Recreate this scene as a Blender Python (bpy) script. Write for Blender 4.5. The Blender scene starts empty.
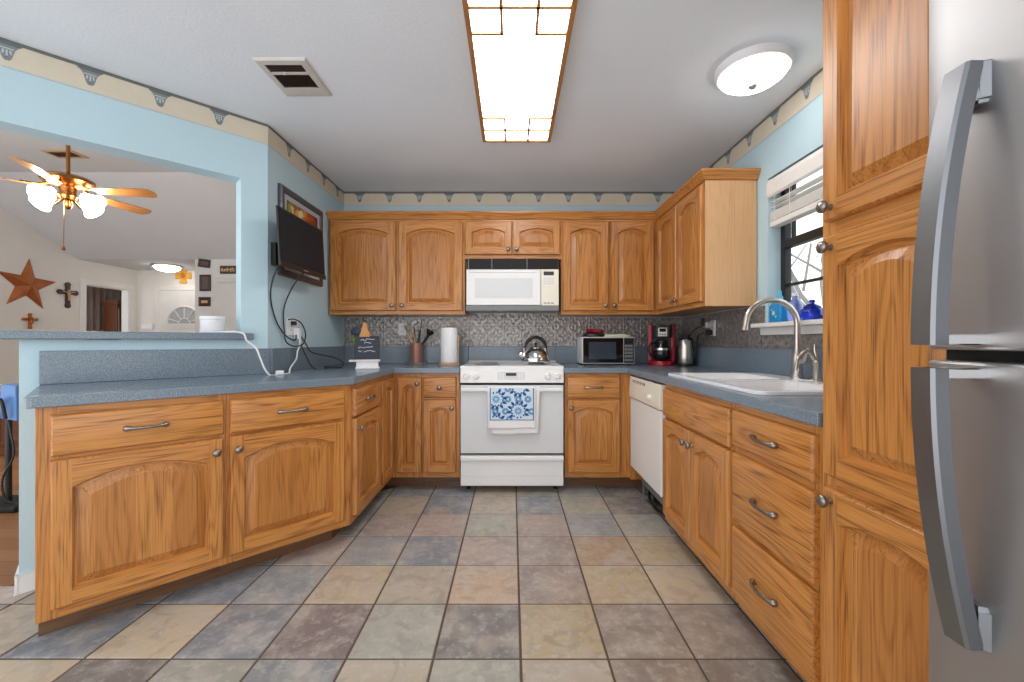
import bpy, bmesh, math, random
from math import sin, cos, pi, radians as R, sqrt
from mathutils import Vector, Matrix
random.seed(7)
scene = bpy.context.scene
COL = scene.collection

# ------------------------------------------------------------------ camera, sky, exposure
cam_d = bpy.data.cameras.new('camera'); cam_d.sensor_width = 36.0; cam_d.lens = 36.0*418/1024
cam_d.clip_start = 0.02
cam = bpy.data.objects.new('camera', cam_d); COL.objects.link(cam)
cam.location = (0, 0, 1.12); cam.rotation_euler = (R(90), 0, 0)
scene.camera = cam
w = bpy.data.worlds.new('sky'); scene.world = w; w.use_nodes = True
nt = w.node_tree; nt.nodes.clear()
wo = nt.nodes.new('ShaderNodeOutputWorld'); bg = nt.nodes.new('ShaderNodeBackground')
tc = nt.nodes.new('ShaderNodeTexCoord'); sx = nt.nodes.new('ShaderNodeSeparateXYZ'); rp = nt.nodes.new('ShaderNodeValToRGB')
mp = nt.nodes.new('ShaderNodeMapRange')
mp.inputs[1].default_value = -0.3; mp.inputs[2].default_value = 1.0
rp.color_ramp.elements[0].color = (1.40, 1.41, 1.45, 1); rp.color_ramp.elements[1].color = (0.80, 0.90, 1.0, 1)
e = rp.color_ramp.elements.new(0.28); e.color = (1.0, 1.0, 1.0, 1)
nt.links.new(tc.outputs['Generated'], sx.inputs[0]); nt.links.new(sx.outputs['Z'], mp.inputs[0])
nt.links.new(mp.outputs[0], rp.inputs[0]); nt.links.new(rp.outputs[0], bg.inputs[0]); nt.links.new(bg.outputs[0], wo.inputs[0])
bg.inputs[1].default_value = 1.7
scene.view_settings.view_transform = 'Standard'; scene.view_settings.look = 'None'
scene.view_settings.gamma = 1.0; scene.view_settings.use_curve_mapping = False
scene.view_settings.exposure = 0.25
LAMP = 9.0          # kitchen box lamp diffuser
DOME = 8.0
FAN = 28.0

# ------------------------------------------------------------------ materials
def srgb(r, g, b):
    f = lambda c: (c/255/12.92 if c/255 <= .04045 else ((c/255+.055)/1.055)**2.4)
    return (f(r), f(g), f(b), 1)
class N:
    def __init__(s, name):
        s.m = bpy.data.materials.new(name); s.m.use_nodes = True; s.t = s.m.node_tree; s.n = s.t.nodes; s.l = s.t.links
        s.b = s.n['Principled BSDF']
    def node(s, typ, **kw):
        n = s.n.new(typ)
        for k, v in kw.items(): setattr(n, k, v)
        return n
    def link(s, a, b): s.l.new(a, b)
    def math(s, op, a, b=None, c=None):
        n = s.node('ShaderNodeMath', operation=op)
        for i, v in enumerate((a, b, c)):
            if v is None: continue
            if isinstance(v, (int, float)): n.inputs[i].default_value = v
            else: s.link(v, n.inputs[i])
        return n.outputs[0]
    def mix(s, f, a, b):
        n = s.node('ShaderNodeMix', data_type='RGBA')
        for i, v in ((0, f), (6, a), (7, b)):
            if isinstance(v, (int, float)): n.inputs[i].default_value = v
            elif isinstance(v, tuple): n.inputs[i].default_value = v
            else: s.link(v, n.inputs[i])
        return n.outputs[2]
    def obj(s):
        return s.node('ShaderNodeTexCoord').outputs['Object']
    def scale(s, v, sc):
        n = s.node('ShaderNodeMapping'); n.inputs[3].default_value = sc; s.link(v, n.inputs[0]); return n.outputs[0]
    def noise(s, v, scale, detail=3, rough=.5, out=0):
        n = s.node('ShaderNodeTexNoise'); n.inputs['Scale'].default_value = scale; n.inputs['Detail'].default_value = detail
        n.inputs['Roughness'].default_value = rough; s.link(v, n.inputs['Vector']); return n.outputs[out]
    def ramp(s, f, *stops):
        n = s.node('ShaderNodeValToRGB'); r = n.color_ramp
        while len(r.elements) < len(stops): r.elements.new(.5)
        for el, (p, c) in zip(r.elements, stops): el.position = p; el.color = c if len(c) == 4 else (*c, 1)
        s.link(f, n.inputs[0]); return n.outputs[0]
    def bump(s, h, strength=.2, dist=.01):
        n = s.node('ShaderNodeBump'); n.inputs['Strength'].default_value = strength; n.inputs['Distance'].default_value = dist
        s.link(h, n.inputs['Height']); s.link(n.outputs[0], s.b.inputs['Normal'])
    def set(s, col=None, rough=None, metal=None, **kw):
        if col is not None:
            if isinstance(col, tuple): s.b.inputs['Base Color'].default_value = col
            else: s.link(col, s.b.inputs['Base Color'])
        if rough is not None:
            if isinstance(rough, (int, float)): s.b.inputs['Roughness'].default_value = rough
            else: s.link(rough, s.b.inputs['Roughness'])
        if metal is not None: s.b.inputs['Metallic'].default_value = metal
        for k, v in kw.items(): s.b.inputs[k].default_value = v
        return s.m
MATS = {}
def simple(name, col, rough=.5, metal=0, var=.06, vs=8, **kw):
    """plain colour with a faint procedural unevenness"""
    n = N(name); c = n.noise(n.obj(), vs, 3)
    lo = tuple(x*(1-var) for x in col[:3])+(1,); hi = tuple(min(1, x*(1+var)) for x in col[:3])+(1,)
    n.set(n.mix(c, lo, hi), rough, metal, **kw); MATS[name] = n.m; return n.m
def wood(name, light, mid, dark, axis='z', boards=0, freq=1.0, rough=.36, contrast=1.0):
    n = N(name); o = n.obj()
    rnd = n.node('ShaderNodeObjectInfo').outputs['Random']
    off = n.node('ShaderNodeCombineXYZ'); r10 = n.math('MULTIPLY', rnd, 37.0)
    for i in range(3): n.link(r10, off.inputs[i])
    add = n.node('ShaderNodeVectorMath', operation='ADD'); n.link(o, add.inputs[0]); n.link(off.outputs[0], add.inputs[1])
    v = add.outputs[0]
    if boards:
        sp = n.node('ShaderNodeSeparateXYZ'); n.link(o, sp.inputs[0])
        bi = n.math('FLOOR', n.math('DIVIDE', sp.outputs['X' if axis == 'z' else 'Z'], boards))
        wn = n.node('ShaderNodeTexWhiteNoise', noise_dimensions='2D')
        cb = n.node('ShaderNodeCombineXYZ'); n.link(bi, cb.inputs[0]); n.link(r10, cb.inputs[1]); n.link(cb.outputs[0], wn.inputs['Vector'])
        k = n.math('MULTIPLY', wn.outputs[0], 9.0); cz = n.node('ShaderNodeCombineXYZ'); n.link(k, cz.inputs[0]); n.link(k, cz.inputs[2])
        a2 = n.node('ShaderNodeVectorMath', operation='ADD'); n.link(v, a2.inputs[0]); n.link(cz.outputs[0], a2.inputs[1]); v = a2.outputs[0]
    lo, hi = .75*freq, 8.5*freq
    st = {'z': (hi, hi, lo), 'x': (lo, hi, hi), 'y': (hi, lo, hi)}[axis]
    sv = n.scale(v, st)
    base = n.noise(sv, 1.0, 2, .45)
    rings = n.math('SINE', n.math('MULTIPLY', base, 88.0))
    rings = n.math('MULTIPLY_ADD', rings, .5, .5)
    rings = n.math('POWER', rings, 2.6)
    pst = {'z': (240, 240, 4.5), 'x': (4.5, 240, 240), 'y': (240, 4.5, 240)}[axis]
    pore = n.noise(n.scale(v, pst), 1.0, 2, .6)
    pm = n.ramp(pore, (.48, (0, 0, 0)), (.66, (1, 1, 1)))
    broad = n.noise(n.scale(v, tuple(x*.35 for x in st)), 1.0, 2)
    c = n.mix(n.math('MULTIPLY', n.math('MULTIPLY', rings, n.math('MULTIPLY_ADD', broad, 1.3, -.15)), .95*contrast), light, mid)
    c = n.mix(n.math('MULTIPLY', n.math('MULTIPLY', pm, n.math('MULTIPLY_ADD', rings, .5, .5)), .85*contrast), c, dark)
    c = n.mix(n.math('MULTIPLY', broad, .35), c, mid)
    if boards:
        c = n.mix(n.math('MULTIPLY', wn.outputs[0], .55), c, mid)
    n.set(c, rough); n.b.inputs['Coat Weight'].default_value = .25; n.b.inputs['Coat Roughness'].default_value = .25
    n.bump(n.math('ADD', pm, rings), .06, .002)
    MATS[name] = n.m; return n.m
OL, OM, OD = (.64, .278, .068, 1), (.355, .120, .020, 1), (.10, .028, .005, 1)
oak_v = wood('oak_vertical', OL, OM, OD, 'z'); oak_h = wood('oak_horizontal', OL, OM, OD, 'x')
oak_p = wood('oak_panel', OL, OM, OD, 'z', boards=.115)
oak_end = wood('oak_veneer', (.74, .44, .22, 1), (.64, .36, .16, 1), (.48, .24, .09, 1), 'z', contrast=.6)
OAK = [oak_v, oak_h, oak_p]
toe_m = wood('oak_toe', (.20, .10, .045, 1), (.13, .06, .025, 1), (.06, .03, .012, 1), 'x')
dark_wood = wood('dark_wood', (.17, .052, .018, 1), (.10, .028, .010, 1), (.04, .012, .006, 1), 'x')
frame_wood = wood('lamp_oak', (.50, .22, .07, 1), (.38, .15, .04, 1), (.22, .08, .02, 1), 'y')
fan_wood = wood('fan_oak', (.55, .27, .09, 1), (.42, .17, .045, 1), (.25, .09, .02, 1), 'x')
bare_wood = wood('light_beech', (.60, .38, .19, 1), (.50, .29, .12, 1), (.35, .19, .08, 1), 'z', contrast=.6)

def counter_mat():
    n = N('blue_laminate'); o = n.obj()
    a = n.noise(o, 260, 2, .7); b = n.noise(o, 90, 3, .6)
    c = n.ramp(a, (.30, srgb(84, 97, 108)), (.50, srgb(115, 131, 144)), (.72, srgb(156, 169, 180)))
    c = n.mix(n.math('MULTIPLY', b, .5), c, srgb(106, 122, 135))
    n.set(c, .24); n.bump(a, .03, .001); n.b.inputs['Specular IOR Level'].default_value = .6; return n.m
counter_m = counter_mat()
def plaster(name, col, rough=.85, s=60, st=.25):
    n = N(name); o = n.obj(); a = n.noise(o, s, 4, .6); b = n.noise(o, 3.0, 2)
    lo = tuple(x*.955 for x in col[:3])+(1,); hi = tuple(min(1, x*1.03) for x in col[:3])+(1,)
    n.set(n.mix(b, lo, hi), rough); n.bump(a, st, .004); return n.m
blue_wall = plaster('blue_paint', srgb(190, 217, 227))
white_ceil = plaster('white_ceiling_paint', srgb(237, 243, 250), s=90, st=.35)
white_wall = plaster('white_wall_paint', srgb(230, 226, 221))
grey_ceil = plaster('living_ceiling_paint', srgb(212, 214, 218))
white_trim = simple('white_trim_paint', srgb(232, 231, 228), .45)
grey_door_m = simple('grey_door_paint', srgb(205, 204, 202), .5)
brass_pew = simple('pewter', srgb(150, 144, 137), .30, 1.0, .25, 60)
def attr_tile():
    n = N('slate_tile'); o = n.obj()
    at = n.node('ShaderNodeAttribute', attribute_name='tile_tint')
    a = n.noise(o, 6.0, 7, .68); b = n.noise(o, 22.0, 7, .70); c = n.noise(o, 3.0, 4)
    nd = n.node('ShaderNodeTexNoise'); nd.inputs['Scale'].default_value = 9.0; nd.inputs['Detail'].default_value = 5; nd.inputs['Distortion'].default_value = 1.6; n.link(o, nd.inputs['Vector'])
    col = n.mix(n.math('MULTIPLY', n.ramp(a, (.44, (0, 0, 0)), (.64, (1, 1, 1))), .60), at.outputs['Color'], srgb(196, 190, 180))
    col = n.mix(n.math('MULTIPLY', n.ramp(nd.outputs[0], (.50, (0, 0, 0)), (.62, (1, 1, 1))), .30), col, srgb(124, 118, 116))
    col = n.mix(n.math('MULTIPLY', n.ramp(c, (.52, (0, 0, 0)), (.70, (1, 1, 1))), .35), col, srgb(186, 152, 120))
    col = n.mix(n.math('MULTIPLY', n.ramp(b, (.52, (0, 0, 0)), (.62, (1, 1, 1))), .35), col, srgb(208, 202, 194))
    n.set(col, n.math('MULTIPLY_ADD', b, .25, .24)); n.bump(n.math('ADD', a, n.math('MULTIPLY', b, .6)), .22, .006)
    return n.m
tile_m = attr_tile()
grout_m = simple('grout', srgb(104, 86, 72), .9, var=.2, vs=30)
def hard():
    n = N('hardwood_planks'); o = n.obj(); sp = n.node('ShaderNodeSeparateXYZ'); n.link(o, sp.inputs[0])
    row = n.math('FLOOR', n.math('DIVIDE', sp.outputs['Y'], .125))
    wn = n.node('ShaderNodeTexWhiteNoise', noise_dimensions='1D'); n.link(row, wn.inputs['W'])
    xs = n.math('FLOOR', n.math('ADD', n.math('DIVIDE', sp.outputs['X'], 1.1), n.math('MULTIPLY', wn.outputs[0], 5)))
    cb = n.node('ShaderNodeCombineXYZ'); n.link(row, cb.inputs[0]); n.link(xs, cb.inputs[1])
    w2 = n.node('ShaderNodeTexWhiteNoise', noise_dimensions='2D'); n.link(cb.outputs[0], w2.inputs['Vector'])
    g = n.noise(n.scale(o, (2, 40, 2)), 1, 4)
    f = n.math('FRACT', n.math('DIVIDE', sp.outputs['Y'], .125)); seam = n.math('LESS_THAN', f, .03)
    c = n.mix(w2.outputs[0], srgb(192, 142, 98), srgb(150, 102, 66)); c = n.mix(n.math('MULTIPLY', g, .5), c, srgb(130, 86, 54))
    c = n.mix(n.math('MULTIPLY', seam, .8), c, srgb(40, 24, 14)); n.set(c, .3); return n.m
hard_m = hard()
def tin():
    n = N('pressed_tin'); o = n.obj(); a = n.noise(o, 40, 4, .6); b = n.noise(o, 7, 2)
    c = n.ramp(a, (.35, srgb(120, 116, 114)), (.65, srgb(186, 184, 182))); c = n.mix(n.math('MULTIPLY', b, .5), c, srgb(140, 130, 122))
    n.set(c, .36, .5); return n.m
tin_m = tin()
def steel(name, col, rough, ax):
    n = N(name); o = n.obj(); a = n.noise(n.scale(o, ax), 1.0, 3, .6)
    n.set(n.mix(a, tuple(x*.9 for x in col[:3])+(1,), col), n.math('MULTIPLY_ADD', a, .12, rough), 1.0)
    n.bump(a, .05, .001); return n.m
fridge_m = steel('brushed_stainless', srgb(188, 188, 189), .42, (3, 40, 500))
handle_m = steel('handle_stainless', srgb(138, 140, 144), .34, (300, 300, 3))
nickel = steel('brushed_nickel', srgb(205, 200, 192), .24, (40, 40, 400))
chrome = simple('chrome', srgb(215, 215, 215), .10, 1.0, .03)
copper = simple('copper', srgb(226, 166, 146), .30, .75, .08, 10)
app_white = simple('appliance_white', srgb(236, 236, 235), .22, var=.015)
app_cream = simple('appliance_cream', srgb(234, 228, 212), .3, var=.02)
app_grey = simple('appliance_grey', srgb(216, 218, 220), .25, var=.02)
porcelain = simple('sink_white', srgb(240, 241, 243), .16, var=.01)
black_p = simple('black_plastic', srgb(22, 22, 23), .35, var=.2)
black_m = simple('black_matt', srgb(14, 14, 14), .7, var=.2)
screen_m = simple('screen_black', srgb(42, 44, 49), .5, var=.03, **{'Specular IOR Level': .08})
glass_blk = simple('oven_black_glass', srgb(12, 13, 15), .06, var=.05)
grey_p = simple('grey_plastic', srgb(120, 122, 124), .4)
silver_p = simple('silver_plastic', srgb(190, 191, 192), .3, .5)
red_p = simple('red_plastic', srgb(150, 22, 36), .22, var=.08)
white_p = simple('white_plastic', srgb(238, 238, 240), .35, var=.01)
paper_m = simple('paper_towel', srgb(240, 240, 242), .9, var=.02, vs=60)
cloth_w = simple('white_cloth', srgb(238, 238, 238), .9, var=.03, vs=40)
flower_bg = simple('pale_blue_print', srgb(212, 231, 244), .9, var=.05, vs=50)
flower_d = simple('deep_blue_print', srgb(28, 84, 148), .9, var=.12, vs=50)
flower_m = simple('mid_blue_print', srgb(96, 158, 205), .9, var=.15, vs=50)
dark_gap = simple('dark_recess', srgb(26, 22, 20), .8, var=.2)
black_fr = simple('black_window_frame', srgb(26, 27, 30), .4, var=.1)
brass = simple('antique_brass', srgb(168, 112, 62), .25, 1.0, .15, 20)
rust = simple('copper_star', srgb(188, 112, 68), .38, .75, .25, 9)
dark_br = simple('dark_brown', srgb(62, 44, 36), .5, var=.25, vs=20)
gold_m = simple('golden_wood', srgb(232, 172, 60), .4, var=.15, vs=14)
tan_m = simple('tan', srgb(196, 160, 120), .6, var=.15, vs=20)
curtain_m = simple('taupe_curtain', srgb(150, 132, 126), .85, var=.2, vs=25)
slate_b = simple('chalkboard', srgb(52, 62, 76), .7, var=.12, vs=20)
chalk = simple('chalk', srgb(225, 228, 230), .9)
rooster_t = simple('rooster_tan', srgb(198, 142, 84), .6, var=.2, vs=40)
rooster_b = simple('rooster_blue', srgb(36, 52, 72), .6, var=.3, vs=40)
leaf_g = simple('leaf_green', srgb(110, 124, 52), .6, var=.3, vs=40)
pic_fr = simple('pewter_picture_frame', srgb(96, 94, 98), .35, .6, .2, 30)
pic_mat = simple('picture_mat', srgb(178, 190, 202), .7)
stand_b = simple('blue_plastic', srgb(92, 138, 198), .35, var=.1)
cream_paper = simple('border_cream', srgb(214, 204, 184), .8, var=.07, vs=12)
border_g = simple('border_slate', srgb(128, 138, 142), .8, var=.22, vs=60)
border_d = simple('border_dark', srgb(104, 108, 106), .8, var=.15, vs=40)
border_l = simple('border_pale', srgb(190, 198, 200), .8, var=.1, vs=40)
blind_m = simple('blind_white', srgb(238, 236, 232), .5, var=.02)
bark = simple('bark', srgb(150, 145, 142), .9, var=.3, vs=12)  # paled so the colour carries the bright outdoor haze
lawn = simple('lawn', srgb(150, 152, 128), .95, var=.3, vs=2)
leaves_m = simple('pale_leaves', srgb(150, 172, 150), .7, var=.3, vs=4)
def emis(name, col, s, base=None):
    n = N(name); n.set(base or col, .4); n.b.inputs['Emission Color'].default_value = col; n.b.inputs['Emission Strength'].default_value = s
    return n.m
lamp_glow = emis('lamp_diffuser', (1.0, .99, .98, 1), LAMP)
dome_glow = emis('dome_glass', (1.0, .97, .92, 1), DOME)
fan_glow = emis('fan_shade_glass', (1.0, .86, .64, 1), FAN)
hall_glow = emis('hall_dome_glass', (1.0, .95, .88, 1), 10.0)
lcd = emis('display_green', srgb(60, 70, 60), .1, srgb(40, 44, 42))
def glassy(name, tint, fac, rough=.02):
    n = N(name); n.n.remove(n.b); out = n.n['Material Output']
    t = n.node('ShaderNodeBsdfTransparent'); g = n.node('ShaderNodeBsdfGlossy'); g.inputs[1].default_value = rough
    t.inputs[0].default_value = tint; mx = n.node('ShaderNodeMixShader'); lw = n.node('ShaderNodeLayerWeight'); lw.inputs[0].default_value = fac
    n.link(lw.outputs[0], mx.inputs[0]); n.link(t.outputs[0], mx.inputs[1]); n.link(g.outputs[0], mx.inputs[2]); n.link(mx.outputs[0], out.inputs[0])
    return n.m
pane_m = glassy('window_glass', (.96, .98, .98, 1), .15)
def colglass(name, col):
    n = N(name); n.set(col, .08); n.b.inputs['Transmission Weight'].default_value = .55; return n.m
cobalt = colglass('cobalt_glass', srgb(20, 60, 200)); lilac = colglass('lilac_glass', srgb(150, 165, 235)); turq = simple('turquoise_label', srgb(20, 140, 205), .3, var=.2, vs=40)
carafe_m = simple('dark_carafe_glass', srgb(26, 27, 30), .06, var=.1)
frost = simple('leaded_glass', srgb(176, 180, 184), .2, var=.2, vs=30)

# ------------------------------------------------------------------ mesh helpers
class MB:
    def __init__(s): s.v = []; s.f = []; s.m = []
    def mark(s): return len(s.v)
    def xf(s, i, M):
        for k in range(i, len(s.v)): s.v[k] = tuple(M @ Vector(s.v[k]))
        return s
    def face(s, pts, mi=0):
        i = len(s.v); s.v += [tuple(p) for p in pts]; s.f.append(list(range(i, i+len(pts)))); s.m.append(mi)
    def box(s, x0, x1, y0, y1, z0, z1, mi=0):
        i = len(s.v)
        s.v += [(x0,y0,z0),(x1,y0,z0),(x1,y1,z0),(x0,y1,z0),(x0,y0,z1),(x1,y0,z1),(x1,y1,z1),(x0,y1,z1)]
        for q in ((3,2,1,0),(4,5,6,7),(0,1,5,4),(1,2,6,5),(2,3,7,6),(3,0,4,7)):
            s.f.append([i+k for k in q]); s.m.append(mi)
        return s
    def prism(s, poly, z0, z1, mi=0):
        i = len(s.v); n = len(poly)
        s.v += [(p[0],p[1],z0) for p in poly]+[(p[0],p[1],z1) for p in poly]
        s.f.append([i+k for k in range(n)][::-1]); s.m.append(mi); s.f.append([i+n+k for k in range(n)]); s.m.append(mi)
        for k in range(n):
            j = (k+1) % n; s.f.append([i+k, i+j, i+n+j, i+n+k]); s.m.append(mi)
        return s
    def loops(s, L, mi=0, cap0=True, cap1=True, closed=True):
        i = len(s.v); n = len(L[0])
        for l in L: s.v += [tuple(p) for p in l]
        for a in range(len(L)-1):
            for k in range(n if closed else n-1):
                j = (k+1) % n; s.f.append([i+a*n+k, i+a*n+j, i+(a+1)*n+j, i+(a+1)*n+k]); s.m.append(mi[a] if isinstance(mi, list) else mi)
        if cap0: s.f.append([i+k for k in range(n)][::-1]); s.m.append(mi[0] if isinstance(mi, list) else mi)
        if cap1: s.f.append([i+(len(L)-1)*n+k for k in range(n)]); s.m.append(mi[-1] if isinstance(mi, list) else mi)
        return s
    def lathe(s, prof, n=20, c=(0,0,0), mi=0, ax='z', cap=True, sx=1, sy=1):
        L = [[(max(r,1e-5)*cos(2*pi*k/n)*sx, max(r,1e-5)*sin(2*pi*k/n)*sy, z) for k in range(n)] for r, z in prof]
        i = s.mark(); s.loops(L, mi, cap, cap)
        if ax == '-y': M = Matrix.Rotation(R(90), 4, 'X')
        elif ax == '-x': M = Matrix.Rotation(R(-90), 4, 'Y')
        elif ax == 'x': M = Matrix.Rotation(R(90), 4, 'Y')
        else: M = Matrix.Identity(4)
        s.xf(i, Matrix.Translation(c) @ M); return s
    def tube(s, path, r, n=8, mi=0, flat=1.0):
        P = [Vector(p) for p in path]; m = len(P); rr = r if isinstance(r, (list, tuple)) else [r]*m
        up = Vector((0,0,1)); L = []; prev = None
        for k in range(m):
            t = (P[min(k+1,m-1)]-P[max(k-1,0)]).normalized()
            if prev is None:
                a = up if abs(t.z) < .9 else Vector((1,0,0)); u = t.cross(a).normalized()
            else:
                u = (prev - t*prev.dot(t)).normalized()
            prev = u; b = t.cross(u)
            L.append([P[k]+(u*cos(2*pi*q/n)+b*sin(2*pi*q/n)*flat)*rr[k] for q in range(n)])
        s.loops(L, mi); return s
    def sphere(s, c, r, n=14, mi=0, sz=1.0):
        return s.lathe([(r*sin(pi*k/9), -r*cos(pi*k/9)*sz) for k in range(10)], n, c, mi)
    def build(s, name, mats, parent=None, loc=(0,0,0), rotz=0, smooth=None, bevel=0, seg=2, kind=None):
        me = bpy.data.meshes.new(name); me.from_pydata(s.v, [], s.f); me.update()
        mats = mats if isinstance(mats, (list, tuple)) else [mats]
        for m in mats: me.materials.append(m)
        for p, mi in zip(me.polygons, s.m): p.material_index = min(mi, len(mats)-1)
        b = bmesh.new(); b.from_mesh(me); bmesh.ops.remove_doubles(b, verts=b.verts, dist=1e-5)
        bmesh.ops.recalc_face_normals(b, faces=b.faces); b.to_mesh(me); b.free()
        if smooth:
            for p in me.polygons: p.use_smooth = True
            me.set_sharp_from_angle(angle=R(smooth))
        o = bpy.data.objects.new(name, me); COL.objects.link(o); o.location = loc; o.rotation_euler = (0,0,rotz)
        if parent: o.parent = parent
        if bevel:
            md = o.modifiers.new('edge', 'BEVEL'); md.width = bevel; md.segments = seg; md.limit_method = 'ANGLE'; md.angle_limit = R(40)
        if kind: o['kind'] = kind
        return o
def spline(pts, per=8):
    P = [Vector(p) for p in pts]; out = []
    for i in range(len(P)-1):
        p0, p1, p2, p3 = P[max(i-1,0)], P[i], P[i+1], P[min(i+2,len(P)-1)]
        for k in range(per):
            t = k/per
            out.append(.5*((2*p1)+(p2-p0)*t+(2*p0-5*p1+4*p2-p3)*t*t+(3*p1-p0-3*p2+p3)*t**3))
    return out+[P[-1]]
def thing(name, label, cat, loc=(0,0,0), rotz=0, group=None):
    o = bpy.data.objects.new(name, None); o.empty_display_size = .05; COL.objects.link(o); o.location = loc; o.rotation_euler = (0,0,rotz)
    o['label'] = label; o['category'] = cat
    if group: o['group'] = group
    return o
def tag(o, label, cat, group=None):
    o['label'] = label; o['category'] = cat
    if group: o['group'] = group
    return o
def bx(*a):
    return MB().box(*a)
def clip(poly, a, b, c):       # keep a*x+b*y<=c
    out = []
    for i in range(len(poly)):
        p, q = poly[i], poly[(i+1) % len(poly)]; dp = a*p[0]+b*p[1]-c; dq = a*q[0]+b*q[1]-c
        if dp <= 0: out.append(p)
        if dp*dq < 0:
            t = dp/(dp-dq); out.append((p[0]+(q[0]-p[0])*t, p[1]+(q[1]-p[1])*t))
    return out
S2 = sqrt(.5)
KX, KY = -1.49, 2.55                     # the corner between the television wall and the angled wall
def ang(s, d):                           # point along the angled wall (s) and behind its face (d)
    return (KX - s*S2 - d*S2, KY - s*S2 + d*S2)

# ------------------------------------------------------------------ the setting
CEIL = 2.44
# tiled floor
T = .3085; X0 = .031; Y0 = 3.017
pal = {'g': (146,150,152), 'b': (138,143,150), 't': (196,178,150), 'p': (172,156,146), 'o': (188,162,136), 'd': (130,124,120), 's': (164,162,150), 'k': (178,166,148), 'm': (138,124,122), 'y': (182,164,132), 'n': (148,134,122)}
rows = {  # from the range towards the camera, left to right
    -1: 'bbsgbksgdnd', 0: 'bbsgbksgdnd', 1: 'bgbkbkbsdnd', 2: 'gbgppspgsdn', 3: 'bbpgbppoydn', 4: 'bbgtkopytnd', 5: 'btbmsdynnpd', 6: 'tdsgksknndt', 7: 'gbtkdsytngd', 8: 'tsgbkytndgs'}
def tint(i, j):
    r = rows.get(j)
    k = i+6
    ch = r[k] if r and 0 <= k < len(r) else random.choice('gbtpodsk')
    c = pal[ch]; f = random.uniform(.92, 1.06); return srgb(*[min(255, x*f) for x in c])
fl = MB(); cols = []
fl.box(-4.0, -2.19, -1.5, 1.91, -.06, -.004, 1); cols += [(0,0,0,1)]*6
kp = [(-2.19,-1.5),(1.5,-1.5),(1.5,3.7),(-1.55,3.7),(-1.55,2.55),(-2.19,1.91)]
n0 = len(fl.f); fl.prism(kp, -.06, -.004, 1); cols += [(0,0,0,1)]*(len(fl.f)-n0)
gr = .0048
for j in range(-3, 17):
    for i in range(-14, 6):
        x0 = X0+i*T+gr; x1 = x0+T-2*gr; y1 = Y0-j*T+T-gr; y0 = y1-T+2*gr
        q = [(x0,y0),(x1,y0),(x1,y1),(x0,y1)]; col = tint(i, j+0)
        pieces = []
        a = clip(clip(clip(q, 0,1,1.91), 1,0,-2.19), -1,0,4.0); pieces.append(a)
        b = clip(clip(clip(clip(q, -1,0,2.19), 1,0,1.5), 0,1,3.7), -1,1,4.10); b = clip(b, 0, 1, 3.7)
        pieces.append(b)
        for pc in pieces:
            pc = clip(pc, 0,-1,1.5) if len(pc) > 2 else pc
            if len(pc) < 3: continue
            cx = sum(p[0] for p in pc)/len(pc); cy = sum(p[1] for p in pc)/len(pc)
            inner = [(cx+(p[0]-cx)*.985, cy+(p[1]-cy)*.985) for p in pc]
            n0 = len(fl.f)
            fl.loops([[(p[0],p[1],-.005) for p in pc], [(p[0],p[1],-.0015) for p in pc], [(p[0],p[1],0) for p in inner]], 0, False, True)
            cols += [col]*(len(fl.f)-n0)
fo = None
me = bpy.data.meshes.new('floor'); me.from_pydata(fl.v, [], fl.f); me.materials.append(tile_m); me.materials.append(grout_m)
at = me.attributes.new('tile_tint', 'FLOAT_COLOR', 'FACE')
me.polygons.foreach_set('material_index', fl.m)
at = me.attributes['tile_tint']
for k, c in enumerate(cols): at.data[k].color = c
me.update(); fo = bpy.data.objects.new('floor', me); COL.objects.link(fo); fo['kind'] = 'structure'
hl = MB(); hl.prism([(-7.0,1.915),(-2.32,1.915),(-1.62,2.615),(-1.62,7.7),(-7.0,7.7)], -.06, -.002)
hl.box(-8.6,-7.0,5.0,9.2,-.06,-.002); hl.build('floor_living_room', hard_m, kind='structure')
# walls
bx(-1.61,1.62,3.70,3.82,0,3.2).build('wall_back', blue_wall, kind='structure')
WY0, WY1, WZ0, WZ1 = 1.48, 2.45, 1.20, 2.07
wr = MB(); wr.box(1.5,1.62,-.4,WY0,0,CEIL); wr.box(1.5,1.62,WY1,3.70,0,CEIL); wr.box(1.5,1.62,WY0,WY1,0,WZ0); wr.box(1.5,1.62,WY0,WY1,WZ1,CEIL)
wr.build('wall_right', blue_wall, kind='structure')
lw = MB(); lw.prism([(-1.49,3.70),(-1.61,3.70),(-1.61,2.60),(KX,KY)], 0, 3.2); lw.build('wall_left', blue_wall, kind='structure')
aw = MB()
aw.prism([(KX,KY),(-1.61,2.60),ang(.14,.12),ang(.14,0)], 0, 3.2)
aw.prism([ang(.14,0),ang(.14,.12),ang(3.5,.12),ang(3.5,0)], 2.077, 3.2)
aw.prism([ang(.14,0),ang(.14,.12),ang(.985,.12),ang(.985,0)], 0, 1.125)
aw.build('wall_angled', blue_wall, kind='structure')
ck = MB(); ck.prism([(1.62,-.4),(1.62,3.70),(-1.49,3.70),(KX,KY),ang(3.5,0),(-3.96,-.4)], CEIL, CEIL+.1); ck.build('ceiling', white_ceil, kind='structure')
bb = MB(); bb.prism([ang(.905,0),ang(.997,0),ang(.997,-.012),ang(.905,-.012)], 0, .085); bb.prism([ang(.997,-.012),ang(.997,.132),ang(.985,.132),ang(.985,-.012)], 0, .085)
bb.build('baseboard_left', white_trim, bevel=.003, kind='structure')
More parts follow.
